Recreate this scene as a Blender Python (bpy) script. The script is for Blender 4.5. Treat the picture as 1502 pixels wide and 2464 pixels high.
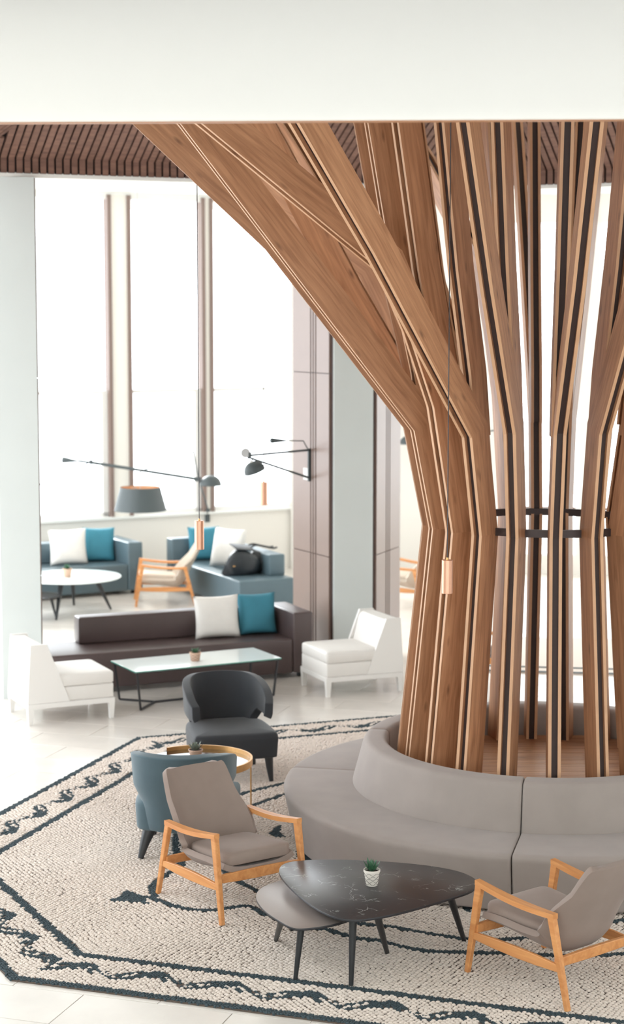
import bpy, bmesh, math, random
import numpy as np
from mathutils import Vector, Matrix

for o in list(bpy.data.objects): bpy.data.objects.remove(o)
S = bpy.context.scene
COL = S.collection
PI = math.pi
R = math.radians
rng = random.Random(7)

# ---------------------------------------------------------------- camera, sky, sun, exposure
F_PX, PITCH, CAM_H = 4364.0, 0.107, 3.821
cam = bpy.data.cameras.new('camera'); camo = bpy.data.objects.new('camera', cam); COL.objects.link(camo)
camo.location = (0, 0, CAM_H); camo.rotation_euler = (PI/2 - PITCH, 0, 0)
cam.sensor_fit = 'VERTICAL'; cam.sensor_height = 24.0; cam.lens = F_PX/2464*24.0
cam.clip_end = 200
cam.dof.use_dof = True; cam.dof.focus_distance = 10.9; cam.dof.aperture_fstop = 1.5
S.camera = camo

W = bpy.data.worlds.new('sky'); S.world = W; W.use_nodes = True
bgn = W.node_tree.nodes['Background']
bgn.inputs['Color'].default_value = (0.90, 0.955, 1.0, 1); bgn.inputs['Strength'].default_value = 4.4

sun = bpy.data.lights.new('sun', 'SUN'); suno = bpy.data.objects.new('sun', sun); COL.objects.link(suno)
sun.energy = 7.0; sun.angle = R(24); sun.color = (0.93, 0.985, 1.0)
suno.rotation_euler = Vector((0.40, -0.80, -0.45)).to_track_quat('-Z', 'Y').to_euler()
suno.location = (-12, 20, 12)

vs = S.view_settings
vs.view_transform = 'Standard'; vs.look = 'None'; vs.exposure = 0.1; vs.gamma = 1.0; vs.use_curve_mapping = False

# ---------------------------------------------------------------- helpers
def ray(px, py):
    a = (px - 751)/F_PX; b = -(py - 1232)/F_PX
    return Vector((a, math.cos(PITCH) + b*math.sin(PITCH), -math.sin(PITCH) + b*math.cos(PITCH)))
def at(px, py, z=0.0):                       # pixel -> point on a horizontal plane it touches
    d = ray(px, py); t = (z - CAM_H)/d.z
    return Vector((d.x*t, d.y*t, z))
def at_y(px, py, Y):
    d = ray(px, py); t = Y/d.y
    return Vector((d.x*t, Y, CAM_H + d.z*t))
def on_wall(px, py, p0, n):                  # pixel -> point on a vertical wall
    d = ray(px, py); t = (n[0]*p0[0] + n[1]*p0[1])/(n[0]*d.x + n[1]*d.y)
    return Vector((d.x*t, d.y*t, CAM_H + d.z*t))

def lin(c):
    return tuple(((v/255)/12.92 if v/255 <= .04045 else ((v/255 + .055)/1.055)**2.4) for v in c)

MATS = {}
def mat(name, rgb, rough=.6, metal=0.0, spec=.5, var=0.0, vscale=8.0, bump=0.0, bscale=200.0, sheen=0.0, coat=0.0, rgb2=None, stretch=(1,1,1), coord='Object', rnd=0.0):
    if name in MATS: return MATS[name]
    m = bpy.data.materials.new(name); m.use_nodes = True
    nt = m.node_tree; b = nt.nodes['Principled BSDF']
    c = lin(rgb)
    b.inputs['Base Color'].default_value = (*c, 1); b.inputs['Roughness'].default_value = rough
    b.inputs['Metallic'].default_value = metal; b.inputs['Specular IOR Level'].default_value = spec
    if sheen: b.inputs['Sheen Weight'].default_value = sheen
    if coat: b.inputs['Coat Weight'].default_value = coat; b.inputs['Coat Roughness'].default_value = .1
    tc = nt.nodes.new('ShaderNodeTexCoord'); mp = nt.nodes.new('ShaderNodeMapping')
    nt.links.new(tc.outputs[coord], mp.inputs['Vector']); mp.inputs['Scale'].default_value = stretch
    col_out = None
    if var or rgb2:
        n = nt.nodes.new('ShaderNodeTexNoise'); n.inputs['Scale'].default_value = vscale; n.inputs['Detail'].default_value = 5
        nt.links.new(mp.outputs[0], n.inputs['Vector'])
        r = nt.nodes.new('ShaderNodeValToRGB'); nt.links.new(n.outputs['Fac'], r.inputs[0])
        c2 = lin(rgb2) if rgb2 else tuple(v*(1 - var) for v in c)
        c1 = c if rgb2 else tuple(min(1, v*(1 + var)) for v in c)
        r.color_ramp.elements[0].position = .35; r.color_ramp.elements[1].position = .65
        r.color_ramp.elements[0].color = (*c2, 1); r.color_ramp.elements[1].color = (*c1, 1)
        col_out = r.outputs[0]
    if rnd:
        oi = nt.nodes.new('ShaderNodeObjectInfo'); hs = nt.nodes.new('ShaderNodeHueSaturation')
        mr = nt.nodes.new('ShaderNodeMapRange'); mr.inputs['To Min'].default_value = 1 - rnd; mr.inputs['To Max'].default_value = 1 + rnd
        nt.links.new(oi.outputs['Random'], mr.inputs['Value']); nt.links.new(mr.outputs[0], hs.inputs['Value'])
        if col_out: nt.links.new(col_out, hs.inputs['Color'])
        else: hs.inputs['Color'].default_value = (*c, 1)
        col_out = hs.outputs[0]
    if col_out: nt.links.new(col_out, b.inputs['Base Color'])
    if bump:
        n2 = nt.nodes.new('ShaderNodeTexNoise'); n2.inputs['Scale'].default_value = bscale; n2.inputs['Detail'].default_value = 3
        nt.links.new(mp.outputs[0], n2.inputs['Vector'])
        bp = nt.nodes.new('ShaderNodeBump'); bp.inputs['Strength'].default_value = bump; bp.inputs['Distance'].default_value = .004
        nt.links.new(n2.outputs['Fac'], bp.inputs['Height']); nt.links.new(bp.outputs[0], b.inputs['Normal'])
    MATS[name] = m
    return m

def wood_mat(name, light, dark, knot, rough=.5, coord='UV', scale=1.0, rnd=.1):
    """grain runs along the first UV axis (metres); a few dark knots"""
    m = bpy.data.materials.new(name); m.use_nodes = True; nt = m.node_tree; b = nt.nodes['Principled BSDF']
    N = nt.nodes.new; L = nt.links.new
    tc = N('ShaderNodeTexCoord'); oi = N('ShaderNodeObjectInfo')
    add = N('ShaderNodeVectorMath'); add.operation = 'MULTIPLY_ADD'
    comb = N('ShaderNodeCombineXYZ'); L(oi.outputs['Random'], comb.inputs[0]); L(oi.outputs['Random'], comb.inputs[1])
    L(comb.outputs[0], add.inputs[0]); add.inputs[1].default_value = (37, 53, 0); L(tc.outputs[coord], add.inputs[2])
    mp = N('ShaderNodeMapping'); mp.inputs['Scale'].default_value = (1.1*scale, 16*scale, 16*scale); L(add.outputs[0], mp.inputs[0])
    n = N('ShaderNodeTexNoise'); n.inputs['Scale'].default_value = 2.2; n.inputs['Detail'].default_value = 7; n.inputs['Distortion'].default_value = .7; L(mp.outputs[0], n.inputs['Vector'])
    r = N('ShaderNodeValToRGB'); L(n.outputs['Fac'], r.inputs[0])
    r.color_ramp.elements[0].position = .3; r.color_ramp.elements[0].color = (*lin(dark), 1)
    r.color_ramp.elements[1].position = .68; r.color_ramp.elements[1].color = (*lin(light), 1)
    mp2 = N('ShaderNodeMapping'); mp2.inputs['Scale'].default_value = (2.2*scale, 7*scale, 7*scale); L(add.outputs[0], mp2.inputs[0])
    v = N('ShaderNodeTexVoronoi'); v.inputs['Scale'].default_value = 1.3; L(mp2.outputs[0], v.inputs['Vector'])
    r2 = N('ShaderNodeValToRGB'); L(v.outputs['Distance'], r2.inputs[0])
    r2.color_ramp.elements[0].position = .03; r2.color_ramp.elements[0].color = (.75, .75, .75, 1)
    r2.color_ramp.elements[1].position = .16; r2.color_ramp.elements[1].color = (0, 0, 0, 1)
    mx = N('ShaderNodeMix'); mx.data_type = 'RGBA'; L(r2.outputs[0], mx.inputs['Factor']); L(r.outputs[0], mx.inputs[6]); mx.inputs[7].default_value = (*lin(knot), 1)
    hs = N('ShaderNodeHueSaturation'); mr = N('ShaderNodeMapRange'); mr.inputs['To Min'].default_value = 1 - rnd; mr.inputs['To Max'].default_value = 1 + rnd
    L(oi.outputs['Random'], mr.inputs['Value']); L(mr.outputs[0], hs.inputs['Value']); L(mx.outputs[2], hs.inputs['Color'])
    L(hs.outputs[0], b.inputs['Base Color']); b.inputs['Roughness'].default_value = rough; b.inputs['Specular IOR Level'].default_value = .35
    MATS[name] = m
    return m

def tag(o, label=None, cat=None, group=None, kind=None):
    if label: o['label'] = label
    if cat: o['category'] = cat
    if group: o['group'] = group
    if kind: o['kind'] = kind
    return o
def empty(name, loc=(0,0,0), rz=0.0, label=None, cat=None, group=None, kind=None):
    o = bpy.data.objects.new(name, None); COL.objects.link(o); o.empty_display_size = .1
    o.location = loc; o.rotation_euler = (0, 0, rz)
    return tag(o, label, cat, group, kind)
def link_mesh(name, me, m, parent=None, smooth=None):
    o = bpy.data.objects.new(name, me); COL.objects.link(o)
    for mm in (m if isinstance(m, (list, tuple)) else [m]): me.materials.append(mm)
    if parent: o.parent = parent
    if smooth is not None:
        me.shade_smooth()
        if smooth < 179: me.set_sharp_from_angle(angle=R(smooth))
    return o
def pyd(name, v, f, m, parent=None, smooth=None, fix=True, uv=None, fmat=None):
    me = bpy.data.meshes.new(name); me.from_pydata([tuple(a) for a in v], [], [tuple(a) for a in f])
    if fmat is not None: me.polygons.foreach_set('material_index', fmat)
    if uv is not None:
        l = me.uv_layers.new(name='uv')
        for lp in me.loops: l.data[lp.index].uv = uv[lp.vertex_index]
    if fix:
        bm = bmesh.new(); bm.from_mesh(me); bmesh.ops.recalc_face_normals(bm, faces=bm.faces); bm.to_mesh(me); bm.free()
    me.update()
    return link_mesh(name, me, m, parent, smooth)
def box_bm(bm, size, c=(0,0,0), rot=None):
    M = Matrix.Translation(c) @ (rot.to_4x4() if rot is not None else Matrix()) @ Matrix.Diagonal((*size, 1))
    return bmesh.ops.create_cube(bm, size=1, matrix=M)['verts']
def box(name, size, c, m, parent=None, bevel=0.0, seg=2, rz=0.0, smooth=40, rot=None):
    bm = bmesh.new(); box_bm(bm, size)
    if bevel: bmesh.ops.bevel(bm, geom=bm.edges[:], offset=bevel, segments=seg, affect='EDGES', profile=.5)
    me = bpy.data.meshes.new(name); bm.to_mesh(me); bm.free()
    o = link_mesh(name, me, m, parent, smooth if bevel else None); o.location = c
    o.rotation_euler = rot if rot else (0, 0, rz)
    return o
def tube_data(path, rad, seg=8, closed=False):
    P = [Vector(p) for p in path]; n = len(P); v = []; f = []
    rads = rad if isinstance(rad, (list, tuple)) else [rad]*n
    up = Vector((0,0,1))
    for i, p in enumerate(P):
        t = (P[(i+1) % n] - P[i-1]) if closed else (P[min(i+1, n-1)] - P[max(i-1, 0)])
        t.normalize()
        a = up if abs(t.dot(up)) < .95 else Vector((1,0,0))
        x = t.cross(a).normalized(); y = x.cross(t)
        for k in range(seg):
            th = 2*PI*k/seg + PI/seg
            v.append(p + (x*math.cos(th) + y*math.sin(th))*rads[i])
    for i in range(n if closed else n-1):
        j = (i+1) % n
        for k in range(seg):
            f.append((i*seg+k, i*seg+(k+1) % seg, j*seg+(k+1) % seg, j*seg+k))
    if not closed:
        f.append(tuple(range(seg))); f.append(tuple((n-1)*seg + k for k in range(seg)))
    return v, f
def tube(name, path, rad, m, parent=None, seg=8, closed=False):
    v, f = tube_data(path, rad, seg, closed); return pyd(name, v, f, m, parent, smooth=50)
def loft(name, rings, m, parent=None, smooth=40, caps=True, close=True):
    n = len(rings[0]); v = [p for r_ in rings for p in r_]; f = []
    for i in range(len(rings)-1):
        for k in range(n if close else n-1):
            f.append((i*n+k, i*n+(k+1) % n, (i+1)*n+(k+1) % n, (i+1)*n+k))
    if caps: f.append(tuple(range(n))); f.append(tuple((len(rings)-1)*n + k for k in range(n)))
    return pyd(name, v, f, m, parent, smooth)
def lathe(name, prof, m, parent=None, seg=32, a0=0.0, a1=2*PI, smooth=40, c=(0,0)):
    full = abs(a1 - a0 - 2*PI) < 1e-6; n = seg if full else seg+1; v = []; f = []; k = len(prof)
    for i in range(n):
        a = a0 + (a1-a0)*i/seg
        for (r_, z) in prof: v.append((c[0] + r_*math.cos(a), c[1] + r_*math.sin(a), z))
    for i in range(seg):
        j = (i+1) % n
        for q in range(k-1): f.append((i*k+q, j*k+q, j*k+q+1, i*k+q+1))
    return pyd(name, v, f, m, parent, smooth)
def prism(name, poly, z0, z1, m, parent=None, bevel=0.0, seg=2, smooth=40):
    bm = bmesh.new(); vs_ = [bm.verts.new((p[0], p[1], z0)) for p in poly]; f = bm.faces.new(vs_)
    ex = bmesh.ops.extrude_face_region(bm, geom=[f]); bmesh.ops.translate(bm, vec=(0,0,z1-z0), verts=[g for g in ex['geom'] if isinstance(g, bmesh.types.BMVert)])
    bmesh.ops.recalc_face_normals(bm, faces=bm.faces)
    if bevel:
        ed = [e for e in bm.edges if abs(e.verts[0].co.z - e.verts[1].co.z) < 1e-6]
        bmesh.ops.bevel(bm, geom=ed, offset=bevel, segments=seg, affect='EDGES', profile=.5)
    me = bpy.data.meshes.new(name); bm.to_mesh(me); bm.free()
    return link_mesh(name, me, m, parent, smooth)
def solidify(o, t, offset=-1, bevel=0.0, sub=0, bseg=3):
    md = o.modifiers.new('solid', 'SOLIDIFY'); md.thickness = t; md.offset = offset
    if bevel:
        b = o.modifiers.new('bev', 'BEVEL'); b.width = bevel; b.segments = bseg; b.limit_method = 'ANGLE'; b.angle_limit = R(50)
    if sub:
        s = o.modifiers.new('sub', 'SUBSURF'); s.levels = sub; s.render_levels = sub
    return o
def smooth_closed(pts, per=6):
    """Catmull-Rom through a closed outline"""
    n = len(pts); out = []
    for i in range(n):
        p0, p1, p2, p3 = (Vector(pts[(i+k-1) % n]) for k in range(4))
        for j in range(per):
            t = j/per
            out.append(.5*((2*p1) + (p2-p0)*t + (2*p0-5*p1+4*p2-p3)*t*t + (3*p1-p0-3*p2+p3)*t**3))
    return out
def smooth_open(pts, per=6):
    P = [Vector(p) for p in pts]; P = [2*P[0]-P[1]] + P + [2*P[-1]-P[-2]]; out = []
    for i in range(1, len(P)-2):
        p0, p1, p2, p3 = P[i-1:i+3]
        for j in range(per):
            t = j/per
            out.append(.5*((2*p1) + (p2-p0)*t + (2*p0-5*p1+4*p2-p3)*t*t + (3*p1-p0-3*p2+p3)*t**3))
    out.append(P[-2]); return out
def copy_tree(o, parent=None):
    c = o.copy(); COL.objects.link(c)
    if parent: c.parent = parent
    for ch in list(o.children):
        copy_tree(ch, c)
    return c

# ---------------------------------------------------------------- materials
M_white = mat('white plaster', (238, 238, 234), .85, var=.015, vscale=2)
M_beam = mat('off-white beam paint', (232, 229, 223), .85, var=.01, vscale=1)
M_grey = mat('pale grey paint', (206, 211, 209), .75, var=.015, vscale=1.5)
M_cream = mat('cream paint', (238, 233, 225), .8)
M_floor = mat('limestone', (224, 217, 209), .22, var=.04, vscale=3.0, bump=.04, bscale=30, rnd=.03, spec=.75)
M_joint = mat('joint', (206, 198, 190), .8)
M_frame = mat('brown metal', (132, 112, 104), .5)
M_wframe = mat('white frame', (236, 234, 230), .5)
M_slat = wood_mat('slat walnut', (140, 107, 93), (114, 85, 75), (98, 72, 64), .6, coord='Object', scale=.6, rnd=.09)
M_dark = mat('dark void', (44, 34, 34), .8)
M_oak = wood_mat('oak plank', (200, 150, 113), (162, 115, 83), (106, 72, 52), .45)
M_oakedge = mat('oak edge band', (208, 163, 127), .5, var=.05, vscale=6)
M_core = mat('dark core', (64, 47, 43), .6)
M_hoop = mat('bronze hoop', (66, 52, 50), .45, metal=.3)
M_panel = mat('brown wall panel', (136, 114, 104), .34, var=.03, vscale=3, spec=.6)
M_groove = mat('groove', (70, 52, 48), .6)
M_greige = mat('greige fabric', (160, 149, 143), .85, var=.035, vscale=5, bump=.12, bscale=500, sheen=.15)
M_taupe = mat('taupe fabric', (146, 129, 120), .82, var=.03, vscale=9, bump=.12, bscale=500, sheen=.15)
M_sand = mat('sand fabric', (204, 190, 174), .82, var=.03, vscale=9, bump=.12, bscale=500)
M_beech = wood_mat('beech', (224, 160, 102), (202, 134, 80), (190, 120, 68), .4, coord='Object', scale=.8, rnd=.04)
M_black = mat('black fabric', (42, 45, 50), .75, var=.05, vscale=7, bump=.12, bscale=500, sheen=.2)
M_tealf = mat('petrol fabric', (72, 93, 102), .75, var=.05, vscale=7, bump=.12, bscale=500, sheen=.2)
M_blackleg = mat('black leg', (40, 42, 45), .4)
M_brownl = mat('brown leather', (84, 70, 69), .38, var=.04, vscale=4, bump=.08, bscale=120)
M_slate = mat('slate leather', (88, 106, 114), .42, var=.04, vscale=4, bump=.08, bscale=120)
M_whitel = mat('white leather', (232, 228, 223), .5, var=.015, vscale=4, bump=.05, bscale=120)
M_whitew = mat('white lacquer', (236, 233, 229), .4)
M_cushw = mat('white cushion', (236, 232, 226), .85, var=.02, vscale=10, bump=.3, bscale=14)
M_cusht = mat('teal cushion', (62, 132, 152), .8, var=.05, vscale=8, bump=.3, bscale=14)
M_copper = mat('copper', (214, 164, 138), .3, metal=.75)
M_cord = mat('cord', (70, 64, 66), .6)
M_wcord = mat('pale cord', (196, 196, 196), .6)
M_gold = mat('brushed gold', (214, 166, 108), .34, metal=.8, var=.04, vscale=30)
M_mirror = mat('black mirror glass', (22, 24, 28), .06, spec=.8)
M_lampgrey = mat('lamp grey', (74, 82, 84), .5)
M_lampin = mat('copper lining', (222, 170, 132), .4, metal=.4)
M_bulb = mat('bulb glass', (240, 240, 236), .3)
M_pot = mat('pot white', (232, 224, 214), .6)
M_clay = mat('pot clay', (206, 172, 150), .7)
M_soil = mat('soil', (52, 42, 38), .9, bump=.6, bscale=300)
M_leaf = mat('succulent', (64, 104, 76), .45, var=.2, vscale=40)
M_leaf2 = mat('succulent grey', (122, 130, 118), .5, var=.15, vscale=40)
M_ink = mat('ink', (70, 62, 60), .7)
M_glasstop = mat('white glass top', (242, 249, 247), .1, spec=.7)
M_glassedge = mat('green glass edge', (62, 150, 130), .2)
M_blackmetal = mat('black metal', (42, 42, 46), .4)
M_taupetop = mat('taupe laminate', (150, 138, 132), .32, spec=.5)
M_bag = mat('black nylon', (34, 38, 42), .45, var=.1, vscale=20, bump=.4, bscale=25)
M_cream_yarn = mat('cream yarn', (226, 213, 202), .85, rnd=.06)
M_dark_yarn = mat('charcoal yarn', (60, 74, 80), .85, rnd=.12)
M_backing = mat('rug backing', (96, 84, 76), .95)

def marble():
    m = bpy.data.materials.new('black marble'); m.use_nodes = True; nt = m.node_tree; b = nt.nodes['Principled BSDF']
    N = nt.nodes.new; L = nt.links.new
    tc = N('ShaderNodeTexCoord')
    n0 = N('ShaderNodeTexNoise'); n0.inputs['Scale'].default_value = 5; n0.inputs['Detail'].default_value = 4; L(tc.outputs['Object'], n0.inputs['Vector'])
    mxv = N('ShaderNodeMix'); mxv.data_type = 'VECTOR'; mxv.inputs['Factor'].default_value = .30; L(tc.outputs['Object'], mxv.inputs[4]); L(n0.outputs['Color'], mxv.inputs[5])
    v = N('ShaderNodeTexVoronoi'); v.feature = 'DISTANCE_TO_EDGE'; v.inputs['Scale'].default_value = 7; L(mxv.outputs[1], v.inputs['Vector'])
    r = N('ShaderNodeValToRGB'); L(v.outputs['Distance'], r.inputs[0])
    r.color_ramp.elements[0].position = 0; r.color_ramp.elements[0].color = (1,1,1,1); r.color_ramp.elements[1].position = .022; r.color_ramp.elements[1].color = (0,0,0,1)
    n2 = N('ShaderNodeTexNoise'); n2.inputs['Scale'].default_value = 9; n2.inputs['Detail'].default_value = 3; L(tc.outputs['Object'], n2.inputs['Vector'])
    r2 = N('ShaderNodeValToRGB'); L(n2.outputs['Fac'], r2.inputs[0]); r2.color_ramp.elements[0].position = .5; r2.color_ramp.elements[1].position = .66
    mu = N('ShaderNodeMath'); mu.operation = 'MULTIPLY'; L(r.outputs[0], mu.inputs[0]); L(r2.outputs[0], mu.inputs[1])
    mx = N('ShaderNodeMix'); mx.data_type = 'RGBA'; L(mu.outputs[0], mx.inputs['Factor']); mx.inputs[6].default_value = (*lin((52, 50, 52)), 1); mx.inputs[7].default_value = (*lin((170, 175, 172)), 1)
    L(mx.outputs[2], b.inputs['Base Color']); b.inputs['Roughness'].default_value = .3; b.inputs['Specular IOR Level'].default_value = .5
    return m
M_marble = marble()
def pane_mat():
    m = bpy.data.materials.new('window glass'); m.use_nodes = True; nt = m.node_tree; nt.nodes.clear()
    N = nt.nodes.new; L = nt.links.new
    out = N('ShaderNodeOutputMaterial'); t = N('ShaderNodeBsdfTransparent'); g = N('ShaderNodeBsdfGlossy'); g.inputs['Roughness'].default_value = .02
    mx = N('ShaderNodeMixShader'); mx.inputs[0].default_value = .03
    L(t.outputs[0], mx.inputs[1]); L(g.outputs[0], mx.inputs[2]); L(mx.outputs[0], out.inputs[0])
    return m
M_pane = pane_mat()

# ---------------------------------------------------------------- setting: floor
TC = Vector((1.697, 13.05, 0))               # axis of the wooden tree
RUG = [(1.75, 17.5), (-1.6, 16.23), (-2.87, 12.33), (-1.75, 10.15), (1.75, 8.95), (5.2, 10.15), (6.3, 12.33), (5.05, 16.23)]
def poly_dist(P, poly):
    """inside distance to the outline, edge index and length along the outline (numpy)"""
    P = np.asarray(P, float); best = np.full(len(P), 1e9); s = np.zeros(len(P)); inside = np.ones(len(P), bool); acc = 0
    for i in range(len(poly)):
        a = np.array(poly[i]); b = np.array(poly[(i+1) % len(poly)]); e = b-a; L = np.hypot(*e); e = e/L
        nrm = np.array([-e[1], e[0]])
        d = (P-a) @ nrm; t = (P-a) @ e
        inside &= d > 0
        dd = np.where(d > 0, d, 1e9); u = dd < best
        best = np.where(u, dd, best); s = np.where(u, acc+t, s); acc += L
    return best, s, inside

floor = box('floor', (26, 34, .2), (1, 17.0, -.106), M_joint); tag(floor, kind='structure')
tl, tw = .9, .45
fa = R(-18.0); fu = Vector((math.cos(fa), math.sin(fa))); fv = Vector((-fu.y, fu.x))
cand = []
for j in range(-60, 60):
    for i in range(-30, 30):
        c = fu*(i*tl + (j % 2)*tl*.5) + fv*(j*tw) + Vector((1, 17))
        if not (-6.5 < c.x < 9 and 7.6 < c.y < 29.5): continue
        q = Vector((c.x, c.y, -CAM_H)); dep = q.y*math.cos(PITCH) - q.z*math.sin(PITCH); px = 751 + F_PX*q.x/dep
        py = 1232 - F_PX*(q.y*math.sin(PITCH) + q.z*math.cos(PITCH))/dep
        d, s, ins = poly_dist([(c.x, c.y)], RUG)
        if ins[0] and d[0] > .6: continue
        vis = -120 < px < 1620 and py < 2560
        cand.append((0 if vis else 1, dep, c))
cand.sort(key=lambda a: (a[0], a[1]))
tm = None; rest = bmesh.new()
for k, (nv, dep, c) in enumerate(cand):
    if k < 300:
        if tm is None:
            o = box('floor_tile', (tl-.004, tw-.004, .012), (c.x, c.y, -.006), M_floor, floor, bevel=.0015, seg=1, rz=fa); tm = o.data
        else:
            o = bpy.data.objects.new('floor_tile', tm); COL.objects.link(o); o.parent = floor; o.rotation_euler = (0, 0, fa)
        o.location = Vector((c.x, c.y, -.006)) - Vector(floor.location)
    else:
        box_bm(rest, (tl-.006, tw-.006, .012), (c.x-1, c.y-17.0, -.006+.106), Matrix.Rotation(fa, 3, 'Z'))
me = bpy.data.meshes.new('far_tiles'); rest.to_mesh(me); rest.free()
tag(link_mesh('far_tiles', me, M_floor, floor), kind='stuff')

# ---------------------------------------------------------------- setting: octagon ceiling, beam
OCT_C = Vector((1.7, 13.0)); OCT_R = 6.93
def octv(k, rr): a = R(90 + 45*k); return Vector((OCT_C.x + rr*math.cos(a), OCT_C.y + rr*math.sin(a)))
Z_F0, Z_F1, SLOPE = 5.225, 5.39, .55
ceil = empty('ceiling', (1.7, 13.0, 5.25), 0, kind='structure')
cl = Vector((1.7, 13.0, 5.25))
INR = 4.6
zin = Z_F1 + SLOPE*(OCT_R-INR)*math.cos(R(22.5))
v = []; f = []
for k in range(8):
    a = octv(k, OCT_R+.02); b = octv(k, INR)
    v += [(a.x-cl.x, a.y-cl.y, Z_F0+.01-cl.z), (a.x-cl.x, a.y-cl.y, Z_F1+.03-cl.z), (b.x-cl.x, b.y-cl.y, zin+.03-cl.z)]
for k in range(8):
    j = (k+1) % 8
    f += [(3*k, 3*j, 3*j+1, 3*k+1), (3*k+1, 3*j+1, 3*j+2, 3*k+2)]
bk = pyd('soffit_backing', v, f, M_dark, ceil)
prism('ceiling_slab', [(octv(k, INR+.05).x-cl.x, octv(k, INR+.05).y-cl.y) for k in range(8)], zin+.03-cl.z, zin+.15-cl.z, M_white, ceil)
PITCHS = .079; SW = .058
slat_mesh = {}
for side in (7, 0, 1):
    a = octv(side, OCT_R); b = octv((side+1) % 8, OCT_R); e = (b-a); L = e.length; e.normalize()
    nin = (OCT_C - (a+b)/2).normalized(); n = int(L/PITCHS)
    for i in range(n):
        s = (i+.5)*L/n
        run = min((OCT_R-INR)*math.cos(R(22.5)), 1.5, max(.04, min(s, L-s)/math.tan(R(22.5))))
        # slat bent over the fold: fascia then slope
        p = a + e*s; loc = Vector((p.x, p.y, Z_F0)) - cl
        key = round(run, 3)
        if key not in slat_mesh:
            w = SW/2; t = .02
            prof = [(0, 0), (0, Z_F1-Z_F0), (run, Z_F1-Z_F0+run*SLOPE)]     # (inward, up)
            prof2 = [(t, 0), (t, Z_F1-Z_F0-t), (run, Z_F1-Z_F0+run*SLOPE-t)]
            vv = [(x, y, z) for x in (-w, w) for (y, z) in prof] + [(x, y, z) for x in (-w, w) for (y, z) in prof2]
            ff = [(0,1,4,3), (1,2,5,4), (6,9,10,7), (7,10,11,8), (0,6,7,1), (1,7,8,2), (3,4,10,9), (4,5,11,10), (0,3,9,6), (2,8,11,5)]
            o = pyd('ceiling_slat', vv, ff, M_slat, ceil); slat_mesh[key] = o.data
        else:
            o = bpy.data.objects.new('ceiling_slat', slat_mesh[key]); COL.objects.link(o); o.parent = ceil
        o.location = loc; o.rotation_euler = (0, 0, math.atan2(nin.y, nin.x) - PI/2)

b0 = at_y(-400, 299.5, 8.12); b1 = at_y(1900, 285.5, 7.93)
bd = (b1-b0); bd.z = 0; bl = bd.length; bd.normalize(); ba = math.atan2(bd.y, bd.x)
beam = empty('trim_1', ((b0.x+b1.x)/2, (b0.y+b1.y)/2, (b0.z+b1.z)/2), ba, kind='structure')
sec = [(.012, .004), (.003, .010), (0, .022), (0, .06), (0, .11), (0, 1.75), (.06, 1.75), (.06, .004)]
loft('beam_face', [[(x, y, z) for (y, z) in sec] for x in (-bl, bl)], M_beam, beam, smooth=35)
box('beam_lip', (2*bl, .05, .004), (0, .036, .002), M_oak, beam)

# unseen hall around and behind the camera: roof and walls added to limit daylight; its left side opens to the daylight in the next bay
tag(box('ceiling_hall_unseen', (17.5, 15.4, .2), (1.75, .75, 6.4), M_white), kind='structure')
tag(box('wall_right_unseen', (.2, 38, 6.6), (10.7, 11.5, 3.2), M_white), kind='structure')
tag(box('wall_left_unseen', (.2, 18, 6.6), (-7.0, 2.0, 3.2), M_white), kind='structure')  # unseen, added to cut the strong light on the front-left floor and rug
tag(box('wall_rear_unseen', (17.5, .2, 6.6), (1.75, -7.1, 3.2), M_white), kind='structure')

# ---------------------------------------------------------------- setting: window bays, walls, columns
TH = 30
wu = Vector((math.cos(R(28)), math.sin(R(28)))); wn = Vector((wu.y, -wu.x)); w0 = Vector((-2.96, 26.2))
ZC = 5.6
def wall_s(px, py=900):
    p = on_wall(px, py, w0, wn); return (p.xy - w0).dot(wu)
def wall_piece(name, s0, s1, z0, z1, m, parent, t=.2, proud=0.0):
    """box on the back-left wall; its room face stands 'proud' of the wall plane"""
    c = w0 + wu*((s0+s1)/2) + wn*(proud - t/2)
    o = box(name, (s1-s0, t, z1-z0), (c.x-parent.location.x, c.y-parent.location.y, (z0+z1)/2-parent.location.z), m, parent, rz=math.atan2(wu.y, wu.x))
    return o
wl = empty('wall_back_left', (w0.x, w0.y, 0), 0, kind='structure')
S0 = wall_s(-700); S1 = wall_s(80); SA = wall_s(262); SB = wall_s(317); SC = wall_s(485); SD = wall_s(514); SE = wall_s(722); SF = wall_s(860)
ZS, ZT = .90, 5.56
wall_piece('sill_wall', S0, SF, 0, ZS, M_cream, wl)
wall_piece('header', S0, SF, ZT, ZC+.1, M_white, wl)
wall_piece('pier', SA+.04, SB-.05, ZS, ZT, M_cream, wl)
wall_piece('pier', SC+.06, SD-.05, ZS, ZT, M_cream, wl)
wall_piece('pier', SE, SF, ZS, ZT, M_cream, wl)
wall_piece('sill', S0, SF, ZS, ZS+.035, M_white, wl, t=.3, proud=.06)
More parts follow.
